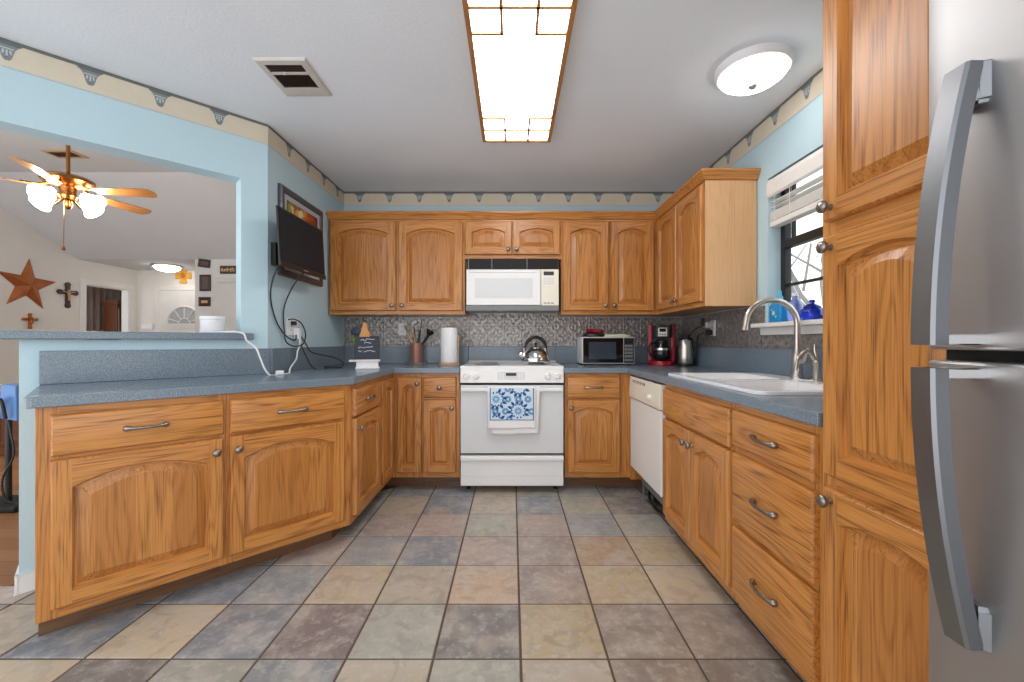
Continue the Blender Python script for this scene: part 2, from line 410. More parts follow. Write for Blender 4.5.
# living room shell
SW = -6.8
sw = MB(); DY0, DY1, DZ = 6.66, 7.42, 2.03
sw.box(SW-.12,SW,1.0,DY0,0,3.2); sw.box(SW-.12,SW,DY1,7.7,0,3.2); sw.box(SW-.12,SW,DY0,DY1,DZ,3.2)
sw.build('wall_living_left', white_wall, kind='structure')
bx(SW,-4.9,7.58,7.7,0,2.4).build('wall_hall', white_wall, kind='structure')
gw = MB(); gw.box(-4.967,-1.61,6.55,6.67,0,2.4); gw.box(-4.967,-4.85,6.67,7.58,0,2.4)
grey_wall = plaster('grey_wall_paint', srgb(214,214,213)); gw.build('wall_living_far', grey_wall, kind='structure')
bx(-1.61,-1.49,3.82,6.67,0,3.2).build('wall_living_right', white_wall, kind='structure')
lc = MB(); lc.box(SW,-1.55,1.0,5.1,3.18,3.26)
lc.prism([(SW,5.1),(-1.55,5.1),(-1.55,6.55),(SW,6.55)],0,.08)
i0 = lc.mark()-8
for k in range(i0, len(lc.v)):
    x,y,z = lc.v[k]; lc.v[k] = (x,y,(3.18+(2.40-3.18)*(y-5.1)/1.45)+z)
lc.box(SW,-4.85,6.55,7.62,2.4,2.48)
lc.build('ceiling_living_room', grey_ceil, kind='structure')
bd = MB(); bd.box(-8.6,-8.5,5.0,9.2,0,2.4); bd.box(-8.5,SW-.12,9.1,9.2,0,2.4); bd.box(-8.6,SW-.12,5.0,9.2,2.4,2.48); bd.box(SW-.12,SW,7.7,9.2,0,2.48)
bd.build('wall_bedroom', white_wall, kind='structure')
# doorway casing to the bedroom
cs = MB()
cs.box(SW,SW+.018,DY0-.085,DY0,0,DZ+.085); cs.box(SW,SW+.018,DY1,DY1+.085,0,DZ+.085); cs.box(SW,SW+.018,DY0,DY1,DZ,DZ+.085)
cs.box(SW-.12,SW,DY0,DY0+.015,0,DZ); cs.box(SW-.12,SW,DY1-.015,DY1,0,DZ); cs.box(SW-.12,SW,DY0+.015,DY1-.015,DZ-.015,DZ)
cs.build('trim_1', white_trim, bevel=.004, kind='structure')
# front door in the hall
d1 = MB(); FX0, FX1 = -6.36, -5.46
d1.box(FX0,FX1,7.545,7.578,.01,2.03)
door1 = d1.build('door_1', white_trim, bevel=.004, kind='structure')
c1 = MB(); c1.box(FX0-.09,FX0-.005,7.55,7.578,0,2.12); c1.box(FX1+.005,FX1+.09,7.55,7.578,0,2.12); c1.box(FX0-.005,FX1+.005,7.55,7.578,2.035,2.12)
c1.build('trim_2', white_trim, bevel=.004, kind='structure')
pn = MB()
for xa, xb in ((FX0+.13,FX0+.40),(FX1-.40,FX1-.13)):
    for za, zb in ((.22,.72),(.86,1.28)):
        L = []
        for ins, y in ((0,7.545),(.012,7.538),(.03,7.538),(.05,7.534)):
            L.append([(xa+ins,y,za+ins),(xb-ins,y,za+ins),(xb-ins,y,zb-ins),(xa+ins,y,zb-ins)])
        pn.loops(L)
pn.box(FX0+.12,FX1-.12,7.533,7.545,1.36,1.395)
pn.build('door_panel', white_trim, door1, kind='structure')
fcx = (FX0+FX1)/2
fg = MB(); fg.loops([[(fcx-.30*cos(pi*k/16),7.541,1.43+.30*sin(pi*k/16)) for k in range(17)], [(fcx-.30*cos(pi*k/16),7.545,1.43+.30*sin(pi*k/16)) for k in range(17)]])
fg.build('fan_window', frost, door1, kind='structure')
fm = MB()
for k in range(5):
    a = pi*(k+.5)/5; p0 = (fcx-.10*cos(a),7.538,1.43+.10*sin(a)); p1 = (fcx-.31*cos(a),7.538,1.43+.31*sin(a)); fm.tube([p0,p1],.010,6)
fm.tube([(fcx-.10*cos(pi*k/12),7.538,1.43+.10*sin(pi*k/12)) for k in range(13)],.009,6)
fm.tube([(fcx-.31*cos(pi*k/20),7.538,1.43+.31*sin(pi*k/20)) for k in range(21)],.018,6); fm.box(fcx-.32,fcx+.32,7.53,7.545,1.41,1.435)
fm.build('fan_window_bars', white_trim, door1, smooth=40, kind='structure')
# grey interior door on the far living room wall
d2 = MB(); d2.box(-4.60,-3.84,6.515,6.549,.01,2.03); door2 = d2.build('door_2', grey_door_m, bevel=.004, kind='structure')
c2 = MB(); c2.box(-4.685,-4.605,6.525,6.549,0,2.11); c2.box(-3.835,-3.755,6.525,6.549,0,2.11); c2.box(-4.605,-3.835,6.525,6.549,2.035,2.11)
c2.build('trim_3', grey_door_m, bevel=.004, kind='structure')
# wallpaper border with printed corbels
def border(name, p0, p1, ph=.1):
    a = Vector((*p0,0)); b = Vector((*p1,0)); L = (b-a).length; u = (b-a)/L; nrm = Vector((u.y,-u.x,0))
    m = MB(); z1 = CEIL; z0 = CEIL-.124
    def q(pts, d, mi):
        m.face([a+u*max(0,min(L,p[0]))+nrm*d+Vector((0,0,p[1])) for p in pts], mi)
    F = [(0,z0),(L,z0),(L,z1),(0,z1)]
    i0 = m.mark(); m.loops([[a+u*p[0]+nrm*d+Vector((0,0,p[1])) for p in F] for d in (.0005,.002)], 0)
    q([(0,z1-.016),(L,z1-.016),(L,z1),(0,z1)], .0026, 2)
    q([(0,z0),(L,z0),(L,z0+.006),(0,z0+.006)], .0026, 3)
    x = ph
    while x < L:
        if x > .05 and x < L-.05:
            zt = z1-.016
            q([(x-.018,zt-.050),(x-.014,zt-.066),(x-.007,zt-.076),(x+.007,zt-.076),(x+.014,zt-.066),(x+.018,zt-.050),(x+.024,zt-.026),(x+.034,zt-.012),(x+.046,zt),(x-.046,zt),(x-.034,zt-.012),(x-.024,zt-.026)], .0030, 1)
            q([(x-.040,zt-.008),(x+.040,zt-.008),(x+.046,zt-.001),(x-.046,zt-.001)], .0034, 2)
            for s_ in (-1, 0, 1):
                q([(x+s_*.012-.003,zt-.056+abs(s_)*.010),(x+s_*.012+.003,zt-.060+abs(s_)*.010),(x+s_*.010+.003,zt-.030),(x+s_*.010-.003,zt-.030)], .0034, 3)
            q([(x-.021,zt-.026),(x+.021,zt-.026),(x+.021,zt-.021),(x-.021,zt-.021)], .0034, 3)
            q([(x-.008,zt-.070),(x,zt-.062),(x+.008,zt-.070),(x,zt-.054)], .0034, 2)
        x += .2575 if abs((b-a).x) < 2.7 and abs((b-a).y) > .1 else .2638
    m.build(name, [cream_paper, border_g, border_d, border_l], kind='structure')
border('trim_4', (-1.49,3.70), (1.5,3.70), .143)
border('trim_5', (1.5,3.70), (1.5,-.4), .034)
border('trim_6', (KX,KY), (-1.49,3.70), .239)
border('trim_7', ang(3.4,0), (KX,KY), .063)
# pressed tin backsplash: a finely modelled relief
def tin_h(u, v):
    P = .1515; fu = (u/P) % 1; fv = (v/P) % 1
    e_ = min(fu,1-fu,fv,1-fv); h = 0
    if e_ < .035: h += .0030*(1-e_/.035)
    x = fu-.5; z = fv-.5; r = sqrt(x*x+z*z); a = math.atan2(z,x)
    h += .0040*math.exp(-((r-.26-.09*cos(4*a))/.040)**2)+.0040*max(0,1-r/.09)
    dx = .5-abs(x); dz = .5-abs(z); rc = sqrt(dx*dx+dz*dz)
    h += .0035*math.exp(-((rc-.21)/.038)**2)+.0030*max(0,1-rc/.10)
    return h
def tin_wall(name, L, z0, z1, origin, u, nrm, off=0, step=.0042):
    nu = int(L/step); nv = int((z1-z0)/step); m = MB(); U = Vector(u); Nn = Vector(nrm); O = Vector(origin)
    for j in range(nv+1):
        for i in range(nu+1):
            uu = L*i/nu; zz = z0+(z1-z0)*j/nv; m.v.append(tuple(O+U*uu+Nn*(.001+.75*tin_h(uu+off, zz-1.244+1.515))+Vector((0,0,zz))))
    for j in range(nv):
        for i in range(nu):
            k = j*(nu+1)+i; m.f.append([k,k+1,k+nu+2,k+nu+1]); m.m.append(0)
    return m.build(name, tin_m, smooth=70, kind='structure')
tin_wall('trim_8', 2.98, 1.075, 1.33, (-1.485,3.70,0), (1,0,0), (0,-1,0), .1)
tin_wall('trim_11', .775, 1.33, 1.45, (-.386,3.70,0), (1,0,0), (0,-1,0), .1-1.485+.375+1.5)
tin_wall('trim_9', 1.22, 1.075, 1.33, (1.5,3.695,0), (0,-1,0), (-1,0,0), .03)
tin_wall('trim_10', 1.28, 1.075, 1.155, (1.5,2.475,0), (0,-1,0), (-1,0,0), .03)

# window
win = MB(); gx = 1.575
win.box(gx,1.615,WY0,WY0+.04,WZ0,WZ1); win.box(gx,1.615,WY1-.035,WY1,WZ0,WZ1); win.box(gx,1.615,WY0,WY1,WZ1-.04,WZ1); win.box(gx,1.615,WY0,WY1,WZ0,WZ0+.035)
win.box(gx-.01,1.612,WY0+.03,WY1-.03,1.655,1.70)
w1 = win.build('window_1', black_fr, bevel=.003, kind='structure')
mu = MB()
mu.box(gx+.012,gx+.03,WY0+.03,WY1-.03,1.435,1.45)
for k in (1,2): 
    y = WY0+(WY1-WY0)*k/3; mu.box(gx+.012,gx+.03,y-.007,y+.007,1.70,WZ1-.03)
mu.box(gx+.012,gx+.03,WY0+.03,WY1-.03,1.875,1.89)
mu.box(gx+.012,gx+.03,WY1-.09,WY1-.076,1.70,WZ1-.03)
mu.build('muntin', black_fr, w1, kind='structure')
bx(gx+.019,gx+.023,WY0+.03,WY1-.03,WZ0+.03,WZ1-.03).build('pane', pane_m, w1, kind='structure')

sl2 = MB(); sl2.box(1.425,1.4995,WY0-.06,WY1+.05,1.198,1.222); sl2.box(1.4995,1.575,WY0,WY1,1.198,1.222); sl2.box(1.470,1.4995,WY0-.04,WY1+.03,1.155,1.198)
sl2.build('window_sill', white_trim, w1, bevel=.005, kind='structure')
# out of doors
g = MB(); g.box(1.62,30,-6,32,-.6,-.5); g.build('ground_outside', lawn, kind='structure')

# ------------------------------------------------------------------ cabinets
def door_mb(w, h, side=.055, bot=.055, top=.055, rise=.035):
    m = MB(); yF = -.0235; e = .006
    def rect(i, y): return [(i,y,i),(w-i,y,i),(w-i,y,h-i),(i,y,h-i)]
    m.loops([rect(0,0),rect(0,-.015),rect(.0015,-.019),rect(e,yF)], 0, True, False)
    n = 16; cx = w/2
    def outline(k, y):
        x0, x1, z0 = side+k, w-side-k, bot+k; half = (w-2*side)/2-k; sp = h-top-rise-k
        P = [(x0,y,z0),(x1,y,z0)]
        for q in range(n+1):
            x = x1+(x0-x1)*q/n; t = (x-cx)/half; P.append((x,y,sp+rise*(1-t*t)))
        return P
    O = outline(0, yF)
    m.face([(e,yF,e),(side,yF,e),(side,yF,h-e),(e,yF,h-e)], 0)
    m.face([(w-side,yF,e),(w-e,yF,e),(w-e,yF,h-e),(w-side,yF,h-e)], 0)
    m.face([(side,yF,e),(w-side,yF,e),(w-side,yF,bot),(side,yF,bot)], 1)
    for q in range(n):
        a, b = O[2+q], O[3+q]; m.face([b,a,(a[0],yF,h-e),(b[0],yF,h-e)], 1)
    g = min(1, w/.34); L = [O, outline(.003,-.016), outline(.006,-.0045), outline(.0135,-.0045), outline(.013+.030*g,-.019), outline(.013+.034*g,-.019)]
    N_ = len(O); i = len(m.v)
    for l in L: m.v += l
    for a in range(len(L)-1):
        for k in range(N_):
            j = (k+1) % N_; m.f.append([i+a*N_+k,i+a*N_+j,i+(a+1)*N_+j,i+(a+1)*N_+k])
            m.m.append(2 if a >= 3 else (0 if k == 1 or k == N_-1 else 1))
    m.f.append([i+(len(L)-1)*N_+k for k in range(N_)]); m.m.append(2)
    return m
def drawer_mb(w, h, mi=1):
    m = MB()
    def rect(i, y): return [(i,y,i),(w-i,y,i),(w-i,y,h-i),(i,y,h-i)]
    return m.loops([rect(0,0),rect(0,-.014),rect(.0015,-.0175),rect(.006,-.0225),rect(.009,-.0235)], mi)
KNOB = [(.0085,0),(.0085,.003),(.006,.006),(.0055,.012),(.009,.016),(.0155,.019),(.017,.023),(.0155,.028),(.010,.0315),(.001,.033)]
def knob(parent, x, z, y=-.0235, s=1.0, name='knob'):
    return MB().lathe([(r*s,q*s) for r,q in KNOB], 16, (0,0,0), 0, '-y').build(name, brass_pew, parent, (x,y,z), smooth=50)
def pull(parent, x, z, L=.126, y=-.0235):
    P = spline([(-L/2,-.002,0),(-L*.46,-.010,0),(-L*.34,-.021,0),(-L*.15,-.026,0),(0,-.027,0),(L*.15,-.026,0),(L*.34,-.021,0),(L*.46,-.010,0),(L/2,-.002,0)],4)
    n = len(P); rr = []
    for k in range(n):
        t = abs(2*k/(n-1)-1); rr.append(.0058+.0062*math.exp(-((t-.80)/.20)**2)+(.001 if t > .95 else 0))
    m = MB().tube(P, rr, 10); m.lathe([(.006,0),(.006,.008)], 10, (-L*.43,.001,0), 0, '-y'); m.lathe([(.006,0),(.006,.008)], 10, (L*.43,.001,0), 0, '-y')
    return m.build('handle', brass_pew, parent, (x,y,z), smooth=60)
def cabinet(name, label, xy, a, w, depth, zr, z0, z1, fronts, foot=None, toe=None, group=None, bodymat=None, cat='cabinet', hollow=False, rails=True):
    root = thing(name, label, cat, (xy[0],xy[1],zr), R(a), group)
    poly = foot or [(0,0),(w,0),(w,depth),(0,depth)]
    bm_ = MB()
    if hollow:
        for q in ((0,w,0,.02,z0,z1),(0,.018,.02,depth,z0,z1),(w-.018,w,.02,depth,z0,z1),(.018,w-.018,.02,depth,z0,z0+.02),(.018,w-.018,depth-.01,depth,z0+.02,z1)): bm_.box(*q[:4],q[4]-zr,q[5]-zr)
    else: bm_.prism(poly, z0-zr, z1-zr)
    bm_.build('body', bodymat or oak_v, root, bevel=.0015)
    if rails:
        zt = max(f[4] for f in fronts); zb = min(f[3] for f in fronts); xl = min(f[1] for f in fronts)+.02; xr = max(f[2] for f in fronts)-.02
        MB().box(xl, xr, -.0012, .004, zt-zr-.004, z1-zr-.001).build('rail', oak_h, root); MB().box(xl, xr, -.0012, .004, z0-zr+.001, zb-zr+.004).build('rail', oak_h, root)
        zs = sorted(set((f[3], f[4]) for f in fronts))
        for (a0_, a1_), (b0_, b1_) in zip(zs, zs[1:]):
            if b0_ > a1_: MB().box(xl, xr, -.0012, .004, a1_-zr-.004, b0_-zr+.004).build('rail', oak_h, root)
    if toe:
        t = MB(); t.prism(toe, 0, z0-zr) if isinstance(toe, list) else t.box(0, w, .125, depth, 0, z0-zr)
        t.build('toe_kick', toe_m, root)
    for f in fronts:
        kind, xa, xb, za, zb = f[:5]; kn = f[5] if len(f) > 5 else None; opt = f[6] if len(f) > 6 else {}
        yl = opt.get('y', 0)
        if kind == 'door':
            o = door_mb(xb-xa, zb-za, **{k:v for k,v in opt.items() if k in ('side','bot','top','rise')}).build('door', OAK, root, (xa,yl,za-zr), smooth=25)
            if kn:
                kx = .030 if 'l' in kn else xb-xa-.030; kz = zb-za-.060 if 't' in kn else .040
                if 'm' in kn: kz = opt['kz']-za
                knob(o, kx, kz)
        else:
            o = drawer_mb(xb-xa, zb-za).build('drawer' if kind == 'drawer' else 'false_drawer_front', [oak_v, oak_h], root, (xa,yl,za-zr), smooth=25)
            if kn == 'pull': pull(o, (xb-xa)/2, (zb-za)*(opt.get('pz', .5)))
            elif kn == 'knob': knob(o, (xb-xa)/2, (zb-za)/2)
    return root
DR = (.70,.852); DO = (.145,.686)
BG = 'oak base cabinets'
# peninsula, along the angled wall
PX, PY = -1.7054, 1.4946
cabinet('base_cabinet', 'wide oak base cabinet at the open end of the peninsula, door knob on its right', (PX,PY), 45, .573, .585, 0, .105, .880,
        [('drawer',.037,.562,*DR,'pull'),('door',.037,.562,*DO,'rt',{'rise':.05})], toe=True, group=BG)
cabinet('base_cabinet', 'wide oak base cabinet between peninsula end unit and the bend, knob on its left', (PX+.573*S2,PY+.573*S2), 45, .576, .585, 0, .105, .880,
        [('drawer',.012,.538,*DR,'pull'),('door',.012,.538,*DO,'lt',{'rise':.05})], foot=[(0,0),(.576,0),(.3256,.585),(0,.585)], toe=[(0,.125),(.524,.125),(.3256,.585),(0,.585)], group=BG)
# short run in front of the television wall
cabinet('base_cabinet', 'narrow oak base cabinet below the television wall, drawer pull over a knobbed door', (-.893,2.307), 90, .493, .585, 0, .105, .880,
        [('drawer',.030,.470,*DR,'pull',{}),('door',.030,.470,*DO,'lt',{'rise':.035})], foot=[(0,0),(.493,0),(.493,.585),(.2363,.585)], toe=[(.052,.125),(.493,.125),(.493,.585),(.2363,.585)], group=BG)
c = cabinet('corner_cabinet', 'oak inside corner base cabinet left of the range with folding full-height doors', (-.893,2.80), 90, .31, .585, 0, .105, .880,
        [('door',.020,.285,.145,.852,None,{'rise':.03,'side':.05})], foot=[(0,0),(.31,0),(.31,-.223),(.893,-.223),(.893,.59),(0,.59)], toe=[(0,.125),(.435,.125),(.435,-.223),(.893,-.223),(.893,.59),(0,.59)], group=BG)
o = door_mb(.180,.707,side=.045,rise=.025).build('door', OAK, c, (.31,-.043,.145), -R(90), smooth=25)
knob(o, .150, .66)
# back wall, left of the range
cabinet('base_cabinet', 'small oak base cabinet directly left of the white range, one knob on its drawer', (-.668,3.11), 0, .280, .585, 0, .105, .880,
        [('drawer',.012,.255,*DR,'knob'),('door',.012,.255,*DO,'rt',{'side':.05,'rise':.03})], toe=True, group=BG)
# back wall, right of the range
cabinet('base_cabinet', 'oak base cabinet directly right of the white range, running into the dishwasher corner', (.392,3.11), 0, .483, .585, 0, .105, .880,
        [('drawer',.014,.408,*DR,'pull'),('door',.014,.408,*DO,'lt',{'rise':.04})], foot=[(0,0),(.478,0),(.478,-.05),(1.10,-.05),(1.10,.585),(0,.585)], toe=[(0,.125),(.478,.125),(1.10,.125),(1.10,.585),(0,.585)], group=BG)
# right wall
RX = .875
cabinet('sink_base_cabinet', 'oak sink base cabinet with paired doors between dishwasher and drawer stack', (RX,2.385), -90, .745, .615, 0, .105, .880,
        [('panel',.020,.735,*DR),('door',.020,.374,*DO,'rt',{'rise':.04}),('door',.380,.735,*DO,'lt',{'rise':.04})], toe=True, group=BG, hollow=True)
cabinet('drawer_base_cabinet', 'oak base cabinet of three stacked drawers between the sink doors and tall pantry', (RX,1.639), -90, .478, .615, 0, .105, .880,
        [('drawer',.015,.452,.715,.852,'pull'),('drawer',.015,.452,.425,.690,'pull'),('drawer',.015,.452,.145,.405,'pull')], toe=True, group=BG, hollow=True)
pantry = cabinet('pantry_cabinet', 'tall oak pantry cabinet with three stacked arched doors beside the refrigerator', (.86,1.157), -90, .430, .63, 0, .10, 2.435,
        [('door',.030,.404,1.438,2.38,'lm',{'kz':1.472,'side':.05,'rise':.03}),('door',.030,.404,.762,1.400,'lm',{'kz':1.366,'side':.05,'rise':.03}),('door',.030,.404,.14,.730,'lm',{'kz':.700,'side':.05,'rise':.03})], toe=True)
# upper cabinets
UG = 'oak wall cabinets'
UZ0, UZ1 = 1.334, 2.112
DU = (1.364, 2.082)
cabinet('wall_cabinet', 'double-door oak wall cabinet between the television wall and the built-in microwave', (-1.478,3.38), 0, 1.098, .315, UZ0, UZ0, UZ1,
        [('door',.018,.545,*DU,'rb',{'rise':.04,'side':.065}),('door',.565,1.080,*DU,'lb',{'rise':.04,'side':.065})], group=UG)
cabinet('wall_cabinet', 'short double-door oak wall cabinet directly above the built-in microwave', (-.3805,3.38), 0, .7785, .315, 1.778, 1.778, UZ1,
        [('door',.001,.380,1.815,2.082,'rb',{'rise':.03,'side':.055}),('door',.386,.768,1.815,2.082,'lb',{'rise':.03,'side':.055})], group=UG)
cabinet('wall_cabinet', 'double-door oak wall cabinet above the countertop microwave, reaching the right corner', (.398,3.38), 0, .782, .315, UZ0, UZ0, UZ1,
        [('door',.010,.380,*DU,'rb',{'rise':.04,'side':.06}),('door',.392,.745,*DU,'lb',{'rise':.04,'side':.06})], foot=[(0,0),(.782,0),(.782,.06),(1.10,.06),(1.10,.315),(0,.315)], group=UG)
uc = cabinet('wall_cabinet', 'oak wall cabinet with pale bare end panel, mounted beside the window', (1.18,3.44), -90, .885, .315, UZ0, UZ0, UZ1,
        [('door',.090,.480,*DU,'rb',{'rise':.04,'side':.06}),('door',.490,.872,*DU,'lb',{'rise':.04,'side':.06})], group=UG)
bx(.885,.889,-.001,.313,.0,UZ1-UZ0).build('end_panel', oak_end, uc)['label'] = 'pale veneered end panel'
# crown moulding along the top of the wall cabinets (one piece around the inside corner)
cm = MB(); prof = [(0,0),(.012,.004),(.018,.016),(.034,.040),(.040,.046),(.040,.060),(0,.060)]
paths = []
for d, z in prof:
    paths.append([(-1.487,3.38-d,UZ1-.012+z),(1.18-d,3.38-d,UZ1-.012+z),(1.18-d,2.553-d,UZ1-.012+z),(1.497,2.553-d,UZ1-.012+z)])
cm2 = MB()
n = len(prof)
for k in range(4): cm2.v += [paths[i][k] for i in range(n)]
for s_ in range(3):
    for i in range(n):
        j = (i+1) % n; cm2.f.append([s_*n+i,s_*n+j,(s_+1)*n+j,(s_+1)*n+i]); cm2.m.append(0)
cm2.f += [list(range(n)), [3*n+i for i in range(n)][::-1]]; cm2.m += [0,0]
tag(cm2.build('crown_molding', oak_h, smooth=20), 'oak crown moulding running along the tops of the wall cabinets', 'moulding')

# ------------------------------------------------------------------ countertops
def slab(name, outer, holes, z0, z1, mat, bevel=.006):
    b = bmesh.new(); edges = []
    for lp in [outer]+holes:
        vs = [b.verts.new((p[0],p[1],z1)) for p in lp]; edges += [b.edges.new((vs[i], vs[(i+1) % len(vs)])) for i in range(len(vs))]
    bmesh.ops.triangle_fill(b, edges=edges, use_beauty=True, use_dissolve=False)
    bmesh.ops.recalc_face_normals(b, faces=b.faces)
    if b.faces[:] and sum(f.normal.z for f in b.faces) < 0: bmesh.ops.reverse_faces(b, faces=b.faces)
    r = bmesh.ops.extrude_face_region(b, geom=b.faces[:]+b.edges[:]+b.verts[:])
    for v in r['geom']:
        if isinstance(v, bmesh.types.BMVert): v.co.z = z0
    bmesh.ops.recalc_face_normals(b, faces=b.faces)
    me = bpy.data.meshes.new(name); b.to_mesh(me); b.free(); me.materials.append(mat)
    o = bpy.data.objects.new(name, me); COL.objects.link(o)
    if bevel:
        md = o.modifiers.new('edge', 'BEVEL'); md.width = bevel; md.segments = 3; md.limit_method = 'ANGLE'; md.angle_limit = R(30)
    return o
CT0, CT1 = .881, .922
EX = -.868; EL = -3.165
wl = ang(.925,.0); fr = (wl[0]+.619*S2, wl[1]-.619*S2)
fr1 = (fr[0]+.02*S2, fr[1]+.02*S2); fr0 = (fr[0]-.02*S2, fr[1]+.02*S2)
ctl = slab('countertop', [(-.386,3.08),(-.386,3.695),(-1.487,3.695),(-1.487,2.552),(wl[0]+.003,wl[1]-.003),fr0,(fr[0],fr[1]+.01),fr1,(EX,EX-EL),(EX,3.08)][::-1], [], CT0, CT1, counter_m)
tag(ctl, 'blue-grey laminate countertop bending along the peninsula up to the white range', 'countertop')
m = MB(); m.box(-1.487,-.386,3.676,3.697,CT1,1.075); m.build('backsplash', counter_m, ctl, bevel=.003)
m = MB(); m.prism([(-1.487,2.552),(-1.467,2.560),(-1.467,3.676),(-1.487,3.676)], CT1, 1.075); m.build('backsplash', counter_m, ctl, bevel=.003)
a0, a1, a2, a3 = ang(.003,-.002), ang(.925,-.002), ang(.925,-.022), ang(-.006,-.022)
m = MB(); m.prism([a0,a1,a2,a3], CT1, 1.075); m.build('backsplash', counter_m, ctl, bevel=.003)
SX0, SX1, SY0, SY1 = .905, 1.425, 1.53, 2.42
def rrect(x0, x1, y0, y1, r, n=5):
    P = []
    for cx, cy, a in ((x1-r,y0+r,-90),(x1-r,y1-r,0),(x0+r,y1-r,90),(x0+r,y0+r,180)):
        for k in range(n+1):
            t = R(a+90*k/n); P.append((cx+r*cos(t), cy+r*sin(t)))
    return P
ctr = slab('countertop', [(.384,3.08),(.847,3.08),(.847,1.160),(1.497,1.160),(1.497,3.695),(.384,3.695)], [rrect(SX0+.012,SX1-.012,SY0+.012,SY1-.012,.04)[::-1]], CT0, CT1, counter_m)
tag(ctr, 'blue-grey laminate countertop holding the white sink, from range to pantry', 'countertop')
MB().box(.384,1.497,3.676,3.697,CT1,1.075).build('backsplash', counter_m, ctr, bevel=.003)
MB().box(1.476,1.497,1.160,3.676,CT1,1.075).build('backsplash', counter_m, ctr, bevel=.003)
m = MB(); m.box(-.384,.384,3.676,3.699,.70,1.075)
tag(m.build('splash_panel', counter_m, bevel=.003), 'blue-grey laminate splash strip on the wall behind the range', 'panel')
# raised bar ledge on the knee wall
lg = MB(); lg.prism([ang(.085,-.045),ang(.085,-.004),ang(.150,-.004),ang(.150,.22),ang(1.13,.22),ang(1.16,.19),ang(1.16,-.015),ang(1.13,-.045)], 1.127, 1.166)
tag(lg.build('bar_ledge', counter_m, bevel=.006, seg=3), 'narrow blue-grey laminate ledge capping the half wall over the peninsula', 'ledge')

# ------------------------------------------------------------------ sink and taps
sk = slab('sink', rrect(SX0-.012,SX1+.012,SY0-.012,SY1+.012,.05), [rrect(SX0+.035,SX1-.105,SY0+.03,1.975,.06)[::-1], rrect(SX0+.035,SX1-.105,2.015,SY1-.03,.06)[::-1]], CT1, CT1+.014, porcelain, .006)
tag(sk, 'white double-bowl drop-in sink set in the counter under the window', 'sink')
for ya, yb in ((SY0+.03,1.975),(2.015,SY1-.03)):
    L = []
    for ins, z, r in ((0,.928,.06),(.008,.90,.06),(.02,.76,.06),(.045,.74,.05),(.12,.735,.03)):
        L.append([(x,y,z) for x,y in rrect(SX0+.035+ins,SX1-.105-ins,ya+ins,yb-ins,r)])
    b = MB().loops(L, 0, False, True).build('bowl', porcelain, sk, smooth=50)
    MB().lathe([(.04,0),(.04,.003),(.03,.004),(.012,.001)], 18, ((SX0+SX1-.07)/2,(ya+yb)/2,.735)).build('drain', chrome, b, smooth=40)
FX, FY = 1.385, 2.03; FZ = CT1+.014
fa = thing('faucet', 'brushed nickel gooseneck faucet arching over the white sink', 'faucet', (FX,FY,FZ))
MB().lathe([(.030,0),(.030,.012),(.024,.02),(.022,.05),(.024,.075),(.026,.10),(.020,.12),(.015,.135),(.0145,.15)], 20).build('base', nickel, fa, smooth=40)
P = [(0,0,.14),(0,0,.26)]+[(-.125+.125*cos(pi*k/12),0,.265+.118*sin(pi*k/12)) for k in range(0,12)]+[(-.253,0,.25),(-.256,0,.235)]
MB().tube(spline(P,3), [.0135]*(len(spline(P,3))-4)+[.0145,.016,.0165,.0165], 14).build('spout', nickel, fa, smooth=60)
MB().tube(spline([(0,-.02,.085),(0,-.05,.09),(-.015,-.085,.115),(-.03,-.115,.15)],5), [.013]*6+[.011]*5+[.008]*4+[.006], 10).build('lever', nickel, fa, smooth=60)
sp = thing('soap_pump', 'small nickel lever tap beside the gooseneck faucet', 'tap', (1.385,1.90,FZ))
MB().lathe([(.024,0),(.024,.008),(.015,.016),(.014,.07),(.018,.08),(.018,.095),(.008,.10)], 18).build('base', nickel, sp, smooth=40)
MB().tube(spline([(0,0,.085),(-.03,0,.13),(-.055,0,.135),(-.09,-.005,.10),(-.10,-.008,.05)],5), [.010]*8+[.008]*8+[.006]*5, 10).build('nozzle', nickel, sp, smooth=60)
MB().tube(spline([(0,-.005,.09),(.008,.02,.13),(.02,.04,.165)],5), .006, 8).build('lever', nickel, sp, smooth=60)
hose = spline([(1.36,1.985,FZ+.05),(1.33,1.95,FZ+.02),(1.31,1.90,FZ+.008),(1.34,1.86,FZ+.006)],6)
tag(MB().tube(hose, .004, 8).build('tap_hose', white_p, smooth=60), 'thin white hose looping at the foot of the faucet', 'hose')

# ------------------------------------------------------------------ range
rg = thing('kitchen_range', 'white slide-in electric range with front controls and a towel on its handle', 'range', (0,3.08,0))
m = MB(); m.box(-.379,.379,.03,.60,.04,.908); m.build('body', app_white, rg, bevel=.004)
for sx_ in (-1,1):
    for yy in (.10,.52): MB().lathe([(.018,0),(.018,.04)], 10, (sx_*.33,yy,0)).build('foot', black_p, rg)
m = MB(); m.box(-.382,.382,.0,.595,.908,.936); ct = m.build('cooktop', app_white, rg, bevel=.006, seg=3)
m = MB(); m.loops([[(x,y,z) for y,z in ((.50,.9345),(.575,.952),(.594,.952),(.594,.9345))] for x in (-.381,.381)]); m.build('rear_rim', app_white, ct, bevel=.003)
for x, y, r in ((-.19,.16,.10),(.19,.16,.075),(-.19,.42,.075),(.19,.42,.10)):
    MB().lathe([(r,0),(r,.004),(r-.004,.0045),(r-.004,.002),(r-.028,.002),(r-.028,.0045),(r-.032,.0045),(.01,.003)], 28, (x,y,.9355)).build('burner', grey_p, ct, smooth=30)
m = MB(); m.loops([[(-.380,y,z) for y,z in ((.03,.812),(-.012,.812),(-.006,.910),(.03,.910))],[(.380,y,z) for y,z in ((.03,.812),(-.012,.812),(-.006,.910),(.03,.910))]])
cp = m.build('control_panel', app_white, rg, bevel=.004)
